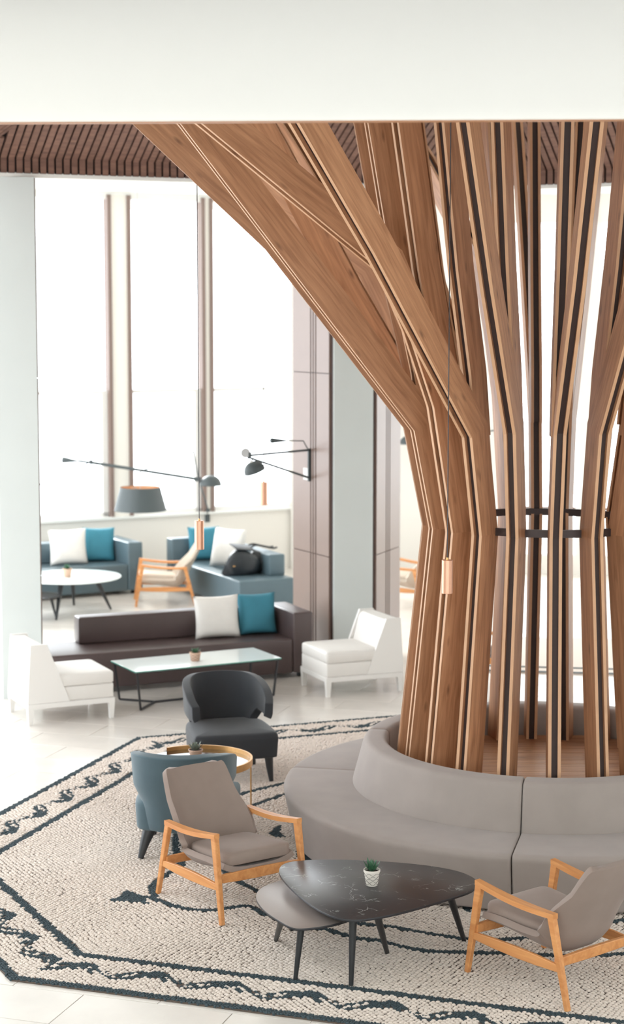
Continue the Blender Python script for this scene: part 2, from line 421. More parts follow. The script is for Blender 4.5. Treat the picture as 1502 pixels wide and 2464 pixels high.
def window(n, s0, s1, brown=(True, True), trans=2.72):
    wd = empty(f'window_{n}', (w0.x, w0.y, 0), 0, kind='structure')
    fw = .055
    for (a, b_) in ((s0, s0+fw), (s1-fw, s1)):
        wall_piece('window_frame', a, b_, ZS+.035, ZT, M_frame, wd, t=.16, proud=.03)
    wall_piece('window_frame', s0+fw, s1-fw, ZT-.06, ZT, M_wframe, wd, t=.1)
    wall_piece('transom', s0+fw, s1-fw, trans, trans+.05, M_wframe, wd, t=.08, proud=-.04)
    for (a, b_) in ((s0+fw, s0+fw+.04), (s1-fw-.09, s1-fw)):
        wall_piece('casement', a, b_, ZS+.035, trans, M_wframe, wd, t=.06, proud=-.05)
    wall_piece('casement', s0+fw, s1-fw, ZS+.035, ZS+.10, M_wframe, wd, t=.06, proud=-.05)
    wall_piece('pane', s0+fw, s1-fw, trans+.05, ZT-.06, M_pane, wd, t=.008, proud=-.08)
    wall_piece('pane', s0+fw, s1-fw, ZS+.1, trans, M_pane, wd, t=.008, proud=-.08)
window(1, S1-1.2, SA+.05)
window(2, SB-.055, SC+.06)
window(3, SD-.06, SE)
window(4, S0, S1-1.3)

# cladded pillars standing on the octagon line
def pillar(name, front, back_l, back_r, h, sides=(0, 1)):
    p0 = (front[0]+front[1])/2
    e = empty(name, (p0.x, p0.y, 0), 0, kind='structure')
    L = lambda p: (p.x-p0.x, p.y-p0.y)
    prism('core', [L(front[0]), L(front[1]), L(back_r), L(back_l)], 0, h, M_grey, e, smooth=None)
    for (a, b_, sg) in [((front[0], back_l, -1), (front[1], back_r, 1))[q_] for q_ in sides]:
        d = (b_-a); ln = d.length; d.normalize(); nr = Vector((d.y, -d.x))*sg
        def strip(nm, t0, t1, z0, z1, m, pr):
            c = a + d*((t0+t1)/2) + nr*(pr/2); q = L(c)
            box(nm, (t1-t0, pr, z1-z0), (q[0], q[1], (z0+z1)/2), m, e, rz=math.atan2(d.y, d.x))
        strip('groove_back', .02, ln, 0, h, M_groove, .006)
        zs = [0, 1.24, 3.22, h]
        edges = [.06, .36, .385, .42, .445, .48, .505, ln-.03]
        for q in range(0, 8, 2):
            for z0, z1 in zip(zs, zs[1:]):
                strip('wall_panel', edges[q], edges[q+1], z0+.004, z1-.004, M_panel, .03)
    return e
pillar('wall_stub_back', (Vector((.235, 19.42)), Vector((.655, 19.60))), Vector((-.20, 20.28)), Vector((.98, 20.42)), Z_F0-.04)
cpos = Vector((-2.925, 17.97))
pu = Vector((math.cos(R(8)), math.sin(R(8)))); pv = Vector((-pu.y, pu.x))
pillar('wall_stub_left', (cpos - pu*.185, cpos + pu*.205), cpos - pu*.34 + pv*.75, cpos + pv*.75 - pu*.02, Z_F0-.04, (1,))

# bay ceiling (white), between octagon fascia and the window wall
bc = [octv(2, OCT_R+.03), octv(1, OCT_R+.03), octv(0, OCT_R+.03), octv(7, OCT_R+.03), Vector((10.5, 22)), Vector((10.5, 30.5)), Vector((-9, 30.5)), Vector((-9, 17.8))]
cb = empty('ceiling_bays', (1.7, 20, ZC), kind='structure')
prism('ceiling_slab', [(q.x-1.7, q.y-20) for q in bc], 0, .15, M_white, cb, smooth=None)
va = []; ff = []
for i, k in enumerate((2, 1, 0, 7)):
    q = octv(k, OCT_R+.10); va += [(q.x-1.7, q.y-20, Z_F0-.02-ZC), (q.x-1.7, q.y-20, .05)]
for i in range(3): ff.append((2*i, 2*i+2, 2*i+3, 2*i+1))
solidify(pyd('bulkhead', va, ff, M_white, cb, fix=False), .06, 0)
# thin white edge under the slatted fascia
for k in (1, 0, 7):
    a = octv(k, OCT_R+.02); b = octv((k+1) % 8, OCT_R+.02); c = (a+b)/2; d = b-a
    box('fascia_edge', (d.length, .10, .035), (c.x-1.7, c.y-20, Z_F0-.02-ZC), M_white, cb, rz=math.atan2(d.y, d.x))
dt = on_wall(342, 452, w0 + wn*1.0, wn)
lathe('ceiling_spot', [(0, -.02), (.07, -.02), (.08, 0)], M_wframe, cb, 20, c=(dt.x-1.7, dt.y-20))

# back-right wall behind the tree
ru = Vector((.985, -.17)).normalized(); rn = Vector((ru.y, -ru.x)); r0 = Vector((1.0, 27.3))
def r_s(px, py=900): return (on_wall(px, py, r0, rn).xy - r0).dot(ru)
wr = empty('wall_back_right', (r0.x, r0.y, 0), kind='structure')
def rp(name, s0, s1, z0, z1, m, parent, t=.2, proud=0.0):
    c = r0 + ru*((s0+s1)/2) + rn*(proud - t/2)
    return box(name, (s1-s0, t, z1-z0), (c.x-parent.location.x, c.y-parent.location.y, (z0+z1)/2), m, parent, rz=math.atan2(ru.y, ru.x))
ra, rb, rc, rd, re_ = r_s(700), r_s(1196), r_s(1398), r_s(1440), r_s(1900)
rp('wall_face', ra, rb, 0, ZC+.1, M_cream, wr); rp('wall_face', rc, rd, 0, ZC+.1, M_cream, wr); rp('wall_face', rb, re_, 5.2, ZC+.1, M_cream, wr)
rp('wall_face', rb, rc, 0, .3, M_cream, wr); rp('wall_face', rd, re_, 0, .3, M_cream, wr)
for n_, (a, b_) in enumerate(((rb, rc), (rd, re_))):
    wd = empty(f'window_{5+n_}', (r0.x, r0.y, 0), kind='structure')
    for (q0, q1) in ((a, a+.05), (b_-.05, b_)): rp('window_frame', q0, q1, .3, 5.2, M_wframe, wd, t=.1)
    rp('transom', a+.05, b_-.05, .96, 1.01, M_frame, wd, t=.08, proud=-.03)
    rp('pane', a+.05, b_-.05, 1.01, 5.2, M_pane, wd, t=.008, proud=-.06); rp('pane', a+.05, b_-.05, .3, .96, M_pane, wd, t=.008, proud=-.06)

# ---------------------------------------------------------------- rug of felted wool knots
def fl2(x, y): p = at(x, y, 0.012); return (p.x, p.y)
rug = empty('rug', (1.7, 13.0, 0), 0, 'octagonal cream wool pebble rug with charcoal borders and vine pattern', 'rug')
prism('backing', [(x-1.7, y-13.0) for x, y in RUG], 0.0005, .008, M_backing, rug, smooth=None)
nprng = np.random.default_rng(3)
px_, py_ = .0305, .0255
gx, gy = np.meshgrid(np.arange(-3.0, 6.4, px_), np.arange(8.8, 17.6, py_))
gx = gx + (np.arange(gx.shape[0]) % 2)[:, None]*px_*.5
P = np.stack([gx.ravel(), gy.ravel()], 1)
# rows swirl a little, as the knots do
P = P + .020*np.stack([np.sin(P[:,1]*5.1 + 1.3*np.sin(P[:,0]*3.1)), np.sin(P[:,0]*4.3 + 1.7*np.sin(P[:,1]*2.7))], 1) + nprng.normal(0, .0028, P.shape)
dist, sper, ins = poly_dist(P, RUG)
keep = ins & (dist > .006)
rr = np.hypot(P[:,0]-TC.x, P[:,1]-TC.y); keep &= rr > 1.72          # nothing of it shows below the round sofa
P, dist, sper = P[keep], dist[keep], sper[keep]
def seg_dist(P, line):
    d = np.full(len(P), 1e9)
    for a, b in zip(line, line[1:]):
        a = np.array(a); b = np.array(b); e = b-a; t = np.clip(((P-a) @ e)/(e @ e), 0, 1)
        d = np.minimum(d, np.hypot(*(P - a - t[:,None]*e).T))
    return d
def curve(pxs): return [tuple(q) for q in smooth_open([Vector(fl2(*a)) for a in pxs], 5)]
VINES = [([(360,2158),(430,2183),(500,2191),(560,2183),(600,2181),(631,2197),(690,2218),(750,2232),(785,2237),(832,2251),(862,2259),(901,2262),(936,2270),(986,2282),(1052,2290),(1179,2293),(1383,2300),(1502,2295),(1640,2280)], .026),
         ([(556,2110),(600,2136),(640,2150),(740,2190),(866,2222),(928,2228),(986,2239),(1063,2251),(1106,2257),(1192,2261),(1330,2250),(1473,2219),(1560,2200)], .024),
         ([(372,2160),(368,2130),(401,2106),(436,2083),(426,2049),(424,2017),(440,1985),(480,1950),(570,1914),(620,1900),(679,1886),(700,1880)], .027),
         ([(556,2110),(520,2075),(530,2020),(560,1970),(593,1946),(640,1927),(681,1913),(710,1905)], .026)]
leaves = [[(258,2168),(290,2156),(305,2140),(320,2148),(345,2156),(372,2158),(350,2166),(362,2176),(330,2172),(300,2170)],
          [(648,2006),(660,1992),(677,1986),(674,2004),(690,2014),(664,2014)],
          [(712,2048),(735,2040),(768,2052),(764,2068),(740,2074),(720,2066)],
          [(1090,2165),(1104,2150),(1148,2152),(1142,2168),(1150,2182),(1126,2196),(1108,2180)],
          [(1370,2148),(1400,2140),(1420,2160),(1400,2172)]]
def in_poly(P, poly):
    c = np.zeros(len(P), bool); n = len(poly)
    for i in range(n):
        x1, y1 = poly[i]; x2, y2 = poly[(i+1) % n]
        cond = ((y1 > P[:,1]) != (y2 > P[:,1])) & (P[:,0] < (x2-x1)*(P[:,1]-y1)/(y2-y1+1e-12) + x1)
        c ^= cond
    return c
LEAF = [[fl2(*a) for a in lf] for lf in leaves]; VC = [(np.array(curve(pts)), wd_) for pts, wd_ in VINES]
def pattern(P, dist, sper):
    dk = (dist < .062) | (np.abs(dist - .50) < .030)
    ph = sper*2*PI/.47
    sn = np.sin(ph); dc = .275 + .078*sn
    border = (dist > .10) & (dist < .45)
    body = np.abs(dist - dc) < .024 + .016*np.cos(ph - .9)
    strand = (np.abs(dist - (.275 + .070*np.sin(ph + 1.25))) < .014) & (np.cos(ph + .3) > -.35)
    off = (dist - dc)*np.sign(sn)
    tuft = (np.abs(sn) > .45) & (off > -.085) & (off < -.035) & (np.sin(ph*5.0 + dist*55) > .15)
    dk |= border & (body | strand | tuft)
    inner = dist > .54
    for c, w in VC: dk |= inner & (seg_dist(P, c) < w)
    for lf in LEAF: dk |= inner & in_poly(P, lf)
    return dk
darkm = pattern(P, dist, sper)
P, dist = P[~darkm], dist[~darkm]; n1 = len(P)
# charcoal yarn is knotted finer
gx, gy = np.meshgrid(np.arange(-3.0, 6.4, .019), np.arange(8.8, 17.6, .0165))
gx = gx + (np.arange(gx.shape[0]) % 2)[:, None]*.0095
Q = np.stack([gx.ravel(), gy.ravel()], 1) + nprng.normal(0, .0018, (gx.size, 2))
dq, sq, iq = poly_dist(Q, RUG)
kq = iq & (dq > .004) & (np.hypot(Q[:,0]-TC.x, Q[:,1]-TC.y) > 1.72)
Q, dq, sq = Q[kq], dq[kq], sq[kq]; kq = pattern(Q, dq, sq)
P = np.concatenate([P, Q[kq]]); dist = np.concatenate([dist, dq[kq]]); darkm = np.arange(len(P)) >= n1

bmk = bmesh.new(); bmesh.ops.create_icosphere(bmk, subdivisions=2, radius=1)
for v_ in bmk.verts: v_.co.z *= .62 if v_.co.z > 0 else .3
knot_me = bpy.data.meshes.new('yarn_knot'); bmk.to_mesh(knot_me); bmk.free(); knot_me.shade_smooth()
bmk = bmesh.new(); bmesh.ops.create_icosphere(bmk, subdivisions=1, radius=1)
for v_ in bmk.verts: v_.co.z *= .62 if v_.co.z > 0 else .3
low_me = bpy.data.meshes.new('yarn_knot_low'); bmk.to_mesh(low_me); bmk.free(); low_me.shade_smooth()
n = len(P)
sc = np.stack([nprng.uniform(.0135, .0168, n), nprng.uniform(.0110, .0135, n), nprng.uniform(.015, .021, n)], 1)
big = np.sin(P[:,0]*2.3+1)*np.sin(P[:,1]*1.9+.4) > .25
sc[big] *= 1.08; sc[darkm] *= np.array([.70, .70, .85])
rotz = .5*np.sin(P[:,0]*3.7 + 2.1*np.sin(P[:,1]*2.3)) + nprng.normal(0, .25, n)
bord_line = (dist < .062) | (np.abs(dist-.5) < .03)
# the 300 knots that show largest stand alone: the front edge of the rug in view
Y = P[:,1]; dep = Y*math.cos(PITCH) + CAM_H*math.sin(PITCH); pxx = 751 + F_PX*P[:,0]/dep; pyy = 1232 - F_PX*(Y*math.sin(PITCH) - CAM_H*math.cos(PITCH))/dep
vis = (pxx > 0) & (pxx < 1502) & (pyy < 2464)
order = np.argsort(np.where(vis, dep, 1e6))[:300]
kd = {False: knot_me.copy(), True: knot_me.copy()}
kd[False].materials.append(M_cream_yarn); kd[True].materials.append(M_dark_yarn)
single = np.zeros(n, bool); single[order] = True
for i in order:
    o = bpy.data.objects.new('yarn_knot', kd[bool(darkm[i])]); COL.objects.link(o); o.parent = rug
    o.location = (P[i,0]-1.7, P[i,1]-13.0, .008); o.scale = sc[i]; o.rotation_euler = (0, 0, rotz[i])
def knots(name, sel, m):
    me = bpy.data.meshes.new(name); k = int(sel.sum()); me.vertices.add(k)
    co = np.stack([P[sel,0]-1.7, P[sel,1]-13.0, np.full(k, .008)], 1); me.vertices.foreach_set('co', co.astype(np.float32).ravel())
    a = me.attributes.new('sc', 'FLOAT_VECTOR', 'POINT'); a.data.foreach_set('vector', sc[sel].astype(np.float32).ravel())
    a = me.attributes.new('rot', 'FLOAT_VECTOR', 'POINT'); a.data.foreach_set('vector', np.stack([np.zeros(k), np.zeros(k), rotz[sel]], 1).astype(np.float32).ravel())
    o = link_mesh(name, me, m, rug); tag(o, kind='stuff')
    g = bpy.data.node_groups.new(name, 'GeometryNodeTree')
    g.interface.new_socket('Geometry', in_out='INPUT', socket_type='NodeSocketGeometry'); g.interface.new_socket('Geometry', in_out='OUTPUT', socket_type='NodeSocketGeometry')
    N = g.nodes.new; L = g.links.new
    gi = N('NodeGroupInput'); go = N('NodeGroupOutput'); ip = N('GeometryNodeInstanceOnPoints')
    ico = N('GeometryNodeMeshIcoSphere'); ico.inputs['Radius'].default_value = 1; ico.inputs['Subdivisions'].default_value = 2
    tr = N('GeometryNodeTransform'); tr.inputs['Scale'].default_value = (1, 1, .62)
    sm = N('GeometryNodeSetShadeSmooth'); stm = N('GeometryNodeSetMaterial'); stm.inputs['Material'].default_value = m
    L(ico.outputs[0], tr.inputs[0]); L(tr.outputs[0], sm.inputs[0]); L(sm.outputs[0], stm.inputs[0]); L(stm.outputs[0], ip.inputs['Instance']); L(gi.outputs[0], ip.inputs['Points'])
    for nm, sock in (('sc', 'Scale'), ('rot', 'Rotation')):
        at_ = N('GeometryNodeInputNamedAttribute'); at_.data_type = 'FLOAT_VECTOR'; at_.inputs['Name'].default_value = nm; L(at_.outputs[0], ip.inputs[sock])
    L(ip.outputs[0], go.inputs[0])
    md = o.modifiers.new('knots', 'NODES'); md.node_group = g
    return o
knots('cream_knots', ~darkm & ~single, M_cream_yarn)
knots('charcoal_knots', darkm & ~single, M_dark_yarn)
bpy.data.meshes.remove(low_me)
RZ = .017                                   # furniture on the rug stands on the knots

# second rug in the bay behind the tree
r2 = empty('rug', (2.9, 20.3, 0), R(-8), 'cream rug with a charcoal edge in the bay behind the wooden tree', 'rug')
box('rug_field', (3.4, 2.2, .012), (0, 0, .007), M_cream_yarn, r2)
for sx, sy, lx, ly in ((0, -1.06, 3.4, .07), (0, -.80, 3.2, .06), (-1.66, 0, .07, 2.2), (1.66, 0, .07, 2.2)):
    box('rug_border', (lx, ly, .004), (sx, sy, .0152), M_dark_yarn, r2)

# ---------------------------------------------------------------- the wooden tree
tree = empty('wooden_tree_sculpture', (TC.x, TC.y, 0), 0, 'tall tree-shaped column of paired oak planks flaring up to the ceiling', 'sculpture')
BT, GAP, DEP = .022, .042, .205
def offset_poly(pts, d):
    out = []
    for i, p in enumerate(pts):
        a = (Vector(p)-Vector(pts[i-1])).normalized() if i > 0 else None
        b = (Vector(pts[i+1])-Vector(p)).normalized() if i < len(pts)-1 else None
        if a is None: a = b
        if b is None: b = a
        na = Vector((-a.y, a.x)); nb = Vector((-b.y, b.x)); m_ = (na+nb).normalized(); k = d/max(.3, m_.dot(na))
        out.append(Vector(p) + m_*k)
    return out
def fin(name, pts, dep, y0, y1, az, parent, mats, inset=0.0, twist=None, level0=False, level1=False):
    """slab following the outer-edge polyline pts (r,z) in the radial plane at azimuth az, between tangential offsets y0..y1"""
    O = [Vector(p) for p in pts]; I = offset_poly(O, dep)
    if inset: O2 = offset_poly(O, inset); I = offset_poly(O, dep-inset); O = O2
    if level0: I[0].y = O[0].y
    if level1: I[-1].y = O[-1].y
    v = []; uv = []; f = []; fm = []; acc = 0; n_ = len(O)
    for i in range(n_):
        if i: acc += (O[i]-O[i-1]).length
        tw = 0 if twist is None else np.interp(O[i].y, twist[0], twist[1])
        for q, across in ((O[i], 0.0), (I[i], dep)):
            for y in (y0, y1):
                a = R(az); b = R(az+tw)
                x_ = q.x*math.sin(b) + y*math.cos(a); y_ = -q.x*math.cos(b) + y*math.sin(a)
                v.append((x_, y_, q.y)); uv.append((acc, across + (y-y0)*.3))
    for i in range(n_-1):
        b = 4*i; c = b+4
        f += [(b, b+1, c+1, c), (b+2, c+2, c+3, b+3), (b, c, c+2, b+2), (b+1, b+3, c+3, c+1)]; fm += [1, 1, 0, 0]
    f += [(0, 2, 3, 1), (4*n_-4, 4*n_-3, 4*n_-1, 4*n_-2)]; fm += [1, 1]
    return pyd(name, v, f, mats, parent, uv=uv, fmat=fm)
TOPZ = 6.55
PA = [(.90, 2.33), (1.045, 3.03), (2.72, 5.10), (3.89, TOPZ)]
PA2 = [(.90, 2.33), (1.04, 3.03), (2.03, 4.30), (2.96, 5.17), (4.35, TOPZ)]
PA3 = [(.90, 2.33), (1.03, 3.01), (2.12, 4.21), (2.87, 4.96), (4.35, TOPZ)]
PB = [(.90, 2.33), (1.075, 3.21), (1.29, 3.72), (1.51, 4.12), (2.91, 5.01), (4.62, 6.10)]
PCc = [(.90, 2.33), (1.00, 3.04), (1.57, 3.99), (2.12, 5.00), (2.97, TOPZ)]
PIN = [(.985, 3.02), (1.045, 3.43), (1.21, 4.13), (1.385, 5.08), (1.65, TOPZ)]
PIN5 = [(.90, 3.02), (.98, 3.43), (1.19, 4.13), (1.385, 5.08), (1.65, TOPZ)]
TRUNK = [(1.085, .535), (.90, 2.33)]
types = {0: PA2, 1: PA, 2: PB, 3: PA3, 4: PCc, 5: PCc, 6: PCc, 7: PA3, 8: PB, 9: PA, 10: PA2}
NR = 22
AZ = [-88.2, -71.8, -55.5, -39.1, -22.0, -3.2, 15.0, 33.0] + [33.0 + 16.17*i for i in range(1, 10)] + [178.5 + 15.55*i for i in range(1, 6)]
H2 = BT + GAP/2
for k in range(NR):
    az = AZ[k]
    prof = types.get(k, [PCc, PA, PB][k % 3])
    tw = ([2.4, 3.0, 4.0, 6.0], [0, .5, 2.5, 3.6]) if k == 5 else None
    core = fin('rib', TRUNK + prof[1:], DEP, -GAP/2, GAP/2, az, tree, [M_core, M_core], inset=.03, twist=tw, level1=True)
    for s in (-1, 1):
        y0, y1 = (GAP/2, H2) if s > 0 else (-H2, -GAP/2)
        for nm, pts, dp_, sh, l0, l1, tw_ in (('plank', TRUNK, DEP, 0, True, True, None), ('plank', prof, DEP, 0, True, True, tw), ('plank', PIN5 if k == 5 else PIN, .185, .0012, True, True, None)):
            e0, e1 = (y0, y1-sh) if s > 0 else (y0+sh, y1)
            fin(nm, pts, dp_, e0, e1, az, core, [M_oak, M_oakedge], twist=tw_, level0=l0, level1=l1)
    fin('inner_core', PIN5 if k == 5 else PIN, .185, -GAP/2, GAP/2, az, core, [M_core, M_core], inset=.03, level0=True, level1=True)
for z in (2.345,):
    lathe('hoop', [(.735, z-.026), (.735, z+.026), (.70, z+.026), (.70, z-.026), (.735, z-.026)], M_hoop, tree, 64)
# plank floor inside the ring
bf = lathe('base_drum', [(0, .02), (1.13, .02), (1.13, .512), (0, .512)], M_oak, tree, 48)
pw = .115
for i in range(-10, 11):
    y0, y1 = i*pw+.0015, (i+1)*pw-.0015
    ym = max(abs(y0), abs(y1))
    if ym > 1.115: continue
    def cx(y): return math.sqrt(max(0, 1.125**2-y*y))
    ps = [(-cx(y0), y0), (cx(y0), y0), (cx((y0+y1)/2), (y0+y1)/2), (cx(y1), y1), (-cx(y1), y1), (-cx((y0+y1)/2), (y0+y1)/2)]
    vv = [(x, y, .512) for x, y in ps] + [(x, y, .53 + .0006*(i % 3)) for x, y in ps]
    pyd('floor_plank', vv, [tuple(range(6)), tuple(range(6, 12))] + [(q, (q+1) % 6, 6+(q+1) % 6, 6+q) for q in range(6)], M_oak, bf, uv=[(x, y) for x, y in ps]*2)

# ---------------------------------------------------------------- ring sofa in four sections
def sector(name, prof, a0, a1, m, parent, seg=30, rnd=.018):
    """closed (r,z) section swept over azimuth, ends rounded"""
    cxr = sum(p[0] for p in prof)/len(prof); cz = sum(p[1] for p in prof)/len(prof)
    rm = cxr; da = rnd/rm; rings = []
    def ring(a, k): 
        out = []
        for (r_, z) in prof:
            dx, dz = r_-cxr, z-cz; l = max(1e-6, math.hypot(dx, dz)); q = max(0, 1-k/l)
            out.append(((cxr+dx*q)*math.sin(a), -(cxr+dx*q)*math.cos(a), cz+dz*q))
        return out
    st = [(0, rnd), (.13, rnd*.5), (.5, rnd*.13), (1, 0)]
    for t, k in st: rings.append(ring(a0+da*t, k))
    for i in range(1, seg): rings.append(ring(a0+da + (a1-a0-2*da)*i/seg, 0))
    for t, k in reversed(st): rings.append(ring(a1-da*t, k))
    return loft(name, rings, m, parent, smooth=50)
def round_prof(pts, r_, n=4):
    out = []
    for i, p in enumerate(pts):
        p = Vector(p); a = (Vector(pts[i-1])-p); b = (Vector(pts[(i+1) % len(pts)])-p)
        rr_ = r_[i] if isinstance(r_, (list, tuple)) else r_
        rr_ = min(rr_, a.length*.45, b.length*.45); a.normalize(); b.normalize()
        for j in range(n+1):
            t = j/n; q = p + a*rr_*(1-t)**2 + b*rr_*t**2
            out.append((q.x, q.y))
    return out
seat_prof = round_prof([(1.36, .03), (1.83, .03), (1.915, .425), (1.36, .425)], [.01, .02, .055, .01])
back_prof = round_prof([(1.14, .03), (1.355, .03), (1.40, .42), (1.312, .752), (1.15, .752)], [.01, .01, .02, .045, .035])
segs = [(-103.2, -13.2), (-13.2, 76.8), (76.8, 166.8), (166.8, 256.8)]
labs = ['long curved grey sofa section behind the black marble table', 'curved grey sofa section behind the lounge chair that has its back to us',
        'curved grey sofa section facing the bay with the second rug', 'curved grey sofa section facing the black tub chair and brown sofa']
for (a0, a1), lb in zip(segs, labs):
    e = empty('curved_sofa', (TC.x, TC.y, RZ-.012), 0, lb, 'sofa', 'sections of the ring sofa')
    g = R(.12)
    sector('seat', seat_prof, R(a0)+g, R(a1)-g, M_greige, e)
    sector('backrest', back_prof, R(a0)+g, R(a1)-g, M_greige, e)

def soft_block(name, d, w, h, m, parent, crown=.012, taper=0.0, rc=.06):
    """upholstered slab: rounded outline, soft upper and lower edges, slightly crowned top"""
    pts = []
    for sx, sy, a0 in ((1, 1, 0), (-1, 1, 90), (-1, -1, 180), (1, -1, 270)):
        for k in range(7):
            a_ = R(a0 + 15*k); pts.append((sx*(d/2-rc) + rc*math.cos(a_), sy*(w/2-rc) + rc*math.sin(a_)))
    rings = []
    for z, ins in ((0, .022), (.004, .008), (.014, 0), (h-.022, 0), (h-.008, .005), (h-.001, .016), (h+.004, .032), (h+crown*.7, .10), (h+crown, .19)):
        rings.append([(x*(1-2*ins/d), y*(1-2*ins/w)*(1 - taper*max(0, -x/(d/2))), z) for x, y in pts])
    return loft(name, rings, m, parent, smooth=60)

# ---------------------------------------------------------------- lounge chairs
def frame_loft(name, stations, m, parent):
    """rectangular bar through stations (x,y,z, half-along-profile dir vector, half-width)"""
    return loft(name, stations, m, parent, smooth=30)
def bar(name, p0, p1, w0_, d0, w1_, d1, m, parent, side=Vector((0,1,0)), mid=None):
    """tapered bar: w = size along 'side', d = size across; mid=(bulge) optional"""
    p0 = Vector(p0); p1 = Vector(p1); t = (p1-p0).normalized(); s = (side - t*side.dot(t)).normalized(); c = t.cross(s)
    st = [(0, w0_, d0), (1, w1_, d1)] if mid is None else [(0, w0_, d0), (.25, w0_, d0+(mid-d0)*.75), (.5, (w0_+w1_)/2, mid), (.75, w1_, d1+(mid-d1)*.75), (1, w1_, d1)]
    rings = []
    for k, w, d in st:
        q = p0 + (p1-p0)*k
        b_ = .004
        ring = []
        for sx, sy in ((-1,-1), (1,-1), (1,1), (-1,1)):
            for (ox, oy) in (((0, b_), (b_, 0)) if sx*sy > 0 else ((b_, 0), (0, b_))):
                ring.append(q + s*sx*(w/2-ox) + c*sy*(d/2-oy))
        rings.append(ring)
    return loft(name, rings, m, parent, smooth=25)
def lounge_chair(label, loc, rz, fab, group='low lounge chairs with beech frames'):
    e = empty('lounge_chair', loc, rz, label, 'chair', group)
    hw = .317
    for s in (-1, 1):
        y = s*hw
        F0, F1 = Vector((.395, y*1.02, 0)), Vector((.303, y, .548)); B0, B1 = Vector((-.395, y*1.02, 0)), Vector((-.262, y, .500))
        bar('front_leg', F0, F1+(F1-F0).normalized()*.0, .030, .030, .036, .052, M_beech, e)
        bar('rear_leg', B0, B1, .030, .030, .036, .048, M_beech, e)
        # curved armrest
        rings = []
        for i in range(9):
            t = i/8; x = .328 + (-.288-.328)*t; z = .548 + (.500-.548)*t - .018*math.sin(PI*t) + .006
            w = .040 + .018*math.sin(PI*t); h = .030
            ring = []
            for a_, b_ in ((-1,-1), (-1,1), (1,1), (1,-1)):
                ring.append((x, y + a_*w/2, z + b_*h/2))
            rings.append(ring)
        loft('armrest', rings, M_beech, e, smooth=30)
        bar('side_rail', F0.lerp(F1, .42), B0.lerp(B1, .44), .024, .040, .024, .040, M_beech, e, mid=.066)
    bar('front_rail', (.332, -hw, .275), (.332, hw, .275), .03, .05, .03, .05, M_beech, e, side=Vector((1,0,0)), mid=.07)
    bar('rear_rail', (-.30, -hw, .245), (-.30, hw, .245), .03, .05, .03, .05, M_beech, e, side=Vector((1,0,0)), mid=.06)
    # bucket shell: seat flowing into a high back
    prof = smooth_open([(.335, 0, .305), (.20, 0, .288), (.0, 0, .256), (-.16, 0, .240), (-.262, 0, .320), (-.325, 0, .46), (-.40, 0, .61), (-.475, 0, .765), (-.492, 0, .803)], 7)
    nP = len(prof); nT = 15; v = []; f = []
    for i, q in enumerate(prof):
        t = i/(nP-1)
        hwid = np.interp(t, [0, .2, .45, .6, .8, .90, .945, .975, 1.0], [.268, .275, .280, .285, .252, .232, .220, .203, .165])
        lift = np.interp(t, [0, .25, .45, .58, .75, 1], [.045, .095, .15, .14, .055, .012])
        pa = prof[max(0, i-1)]; pb = prof[min(nP-1, i+1)]; tg = (pb-pa).normalized(); nr = Vector((-tg.z, 0, tg.x))
        if nr.z < 0 and t < .4: nr = -nr
        if t >= .4 and nr.x < 0: nr = -nr
        for j in range(nT):
            s = -1 + 2*j/(nT-1)
            u = abs(s)**3.2
            p = q + nr*(lift*u); v.append((p.x, s*hwid, p.z))
    for i in range(nP-1):
        for j in range(nT-1): f.append((i*nT+j, i*nT+j+1, (i+1)*nT+j+1, (i+1)*nT+j))
    sh = pyd('seat_shell', v, f, fab, e, smooth=180)
    solidify(sh, .038, 0, bevel=.013, bseg=3)
    # loose seat cushion
    o = soft_block('seat_cushion', .50, .51, .085, fab, e, .014, .10); o.location = (.092, 0, .322); o.rotation_euler = (0, R(-4.5), 0)
    return e
lounge_chair('taupe lounge chair with beech frame in front of the petrol-blue tub chair', (-.53, 11.58, RZ), -.955, M_taupe)
lounge_chair('taupe lounge chair with beech frame, turned towards the ring sofa right of the marble table', (1.41, 10.16, RZ), 2.257, M_taupe)
lounge_chair('pale sand lounge chair with beech frame by the windows, beside the blue-grey chaise', (-1.985, 24.17, 0), -3.02, M_sand)
lounge_chair('taupe lounge chair glimpsed between the tree planks, beyond the ring sofa', (1.55, 18.75, 0), R(-60), M_taupe)
lounge_chair('sand lounge chair half hidden between the brown-panelled wall and the wooden tree', (1.28, 24.1, 0), R(150), M_sand)

# ---------------------------------------------------------------- nest of two tables
def traced_top(name, outline, z, th, m, medge, parent, org):
    pts = smooth_closed([Vector(((p.x-org.x), (p.y-org.y), 0)) for p in outline], 6)
    o = prism(name, [(p.x, p.y) for p in pts], z-th, z, [m, medge], parent, bevel=.003, seg=2, smooth=30)
    for pl in o.data.polygons:
        if pl.normal.z < .5: pl.material_index = 1
    return o
def leg(name, top, foot, r0_, r1_, m, parent): return tube(name, [top, foot], [r0_, r1_], m, parent, seg=12)
mo = Vector((.40, 10.58, 0)); ZM = .42+RZ
e = empty('coffee_table', (mo.x, mo.y, RZ), 0, 'rounded-triangle coffee table with black marble-look top and black legs', 'table', 'nesting coffee tables')
out = [at(x, y, ZM) for x, y in ((672,2100),(684,2078),(730,2070),(800,2068),(900,2071),(1010,2080),(1095,2094),(1140,2112),(1149,2128),(1128,2146),(1060,2168),(960,2196),(880,2211),(840,2212),(800,2204),(750,2178),(700,2136))]
traced_top('table_top', out, .42, .016, M_marble, M_blackmetal, e, mo)
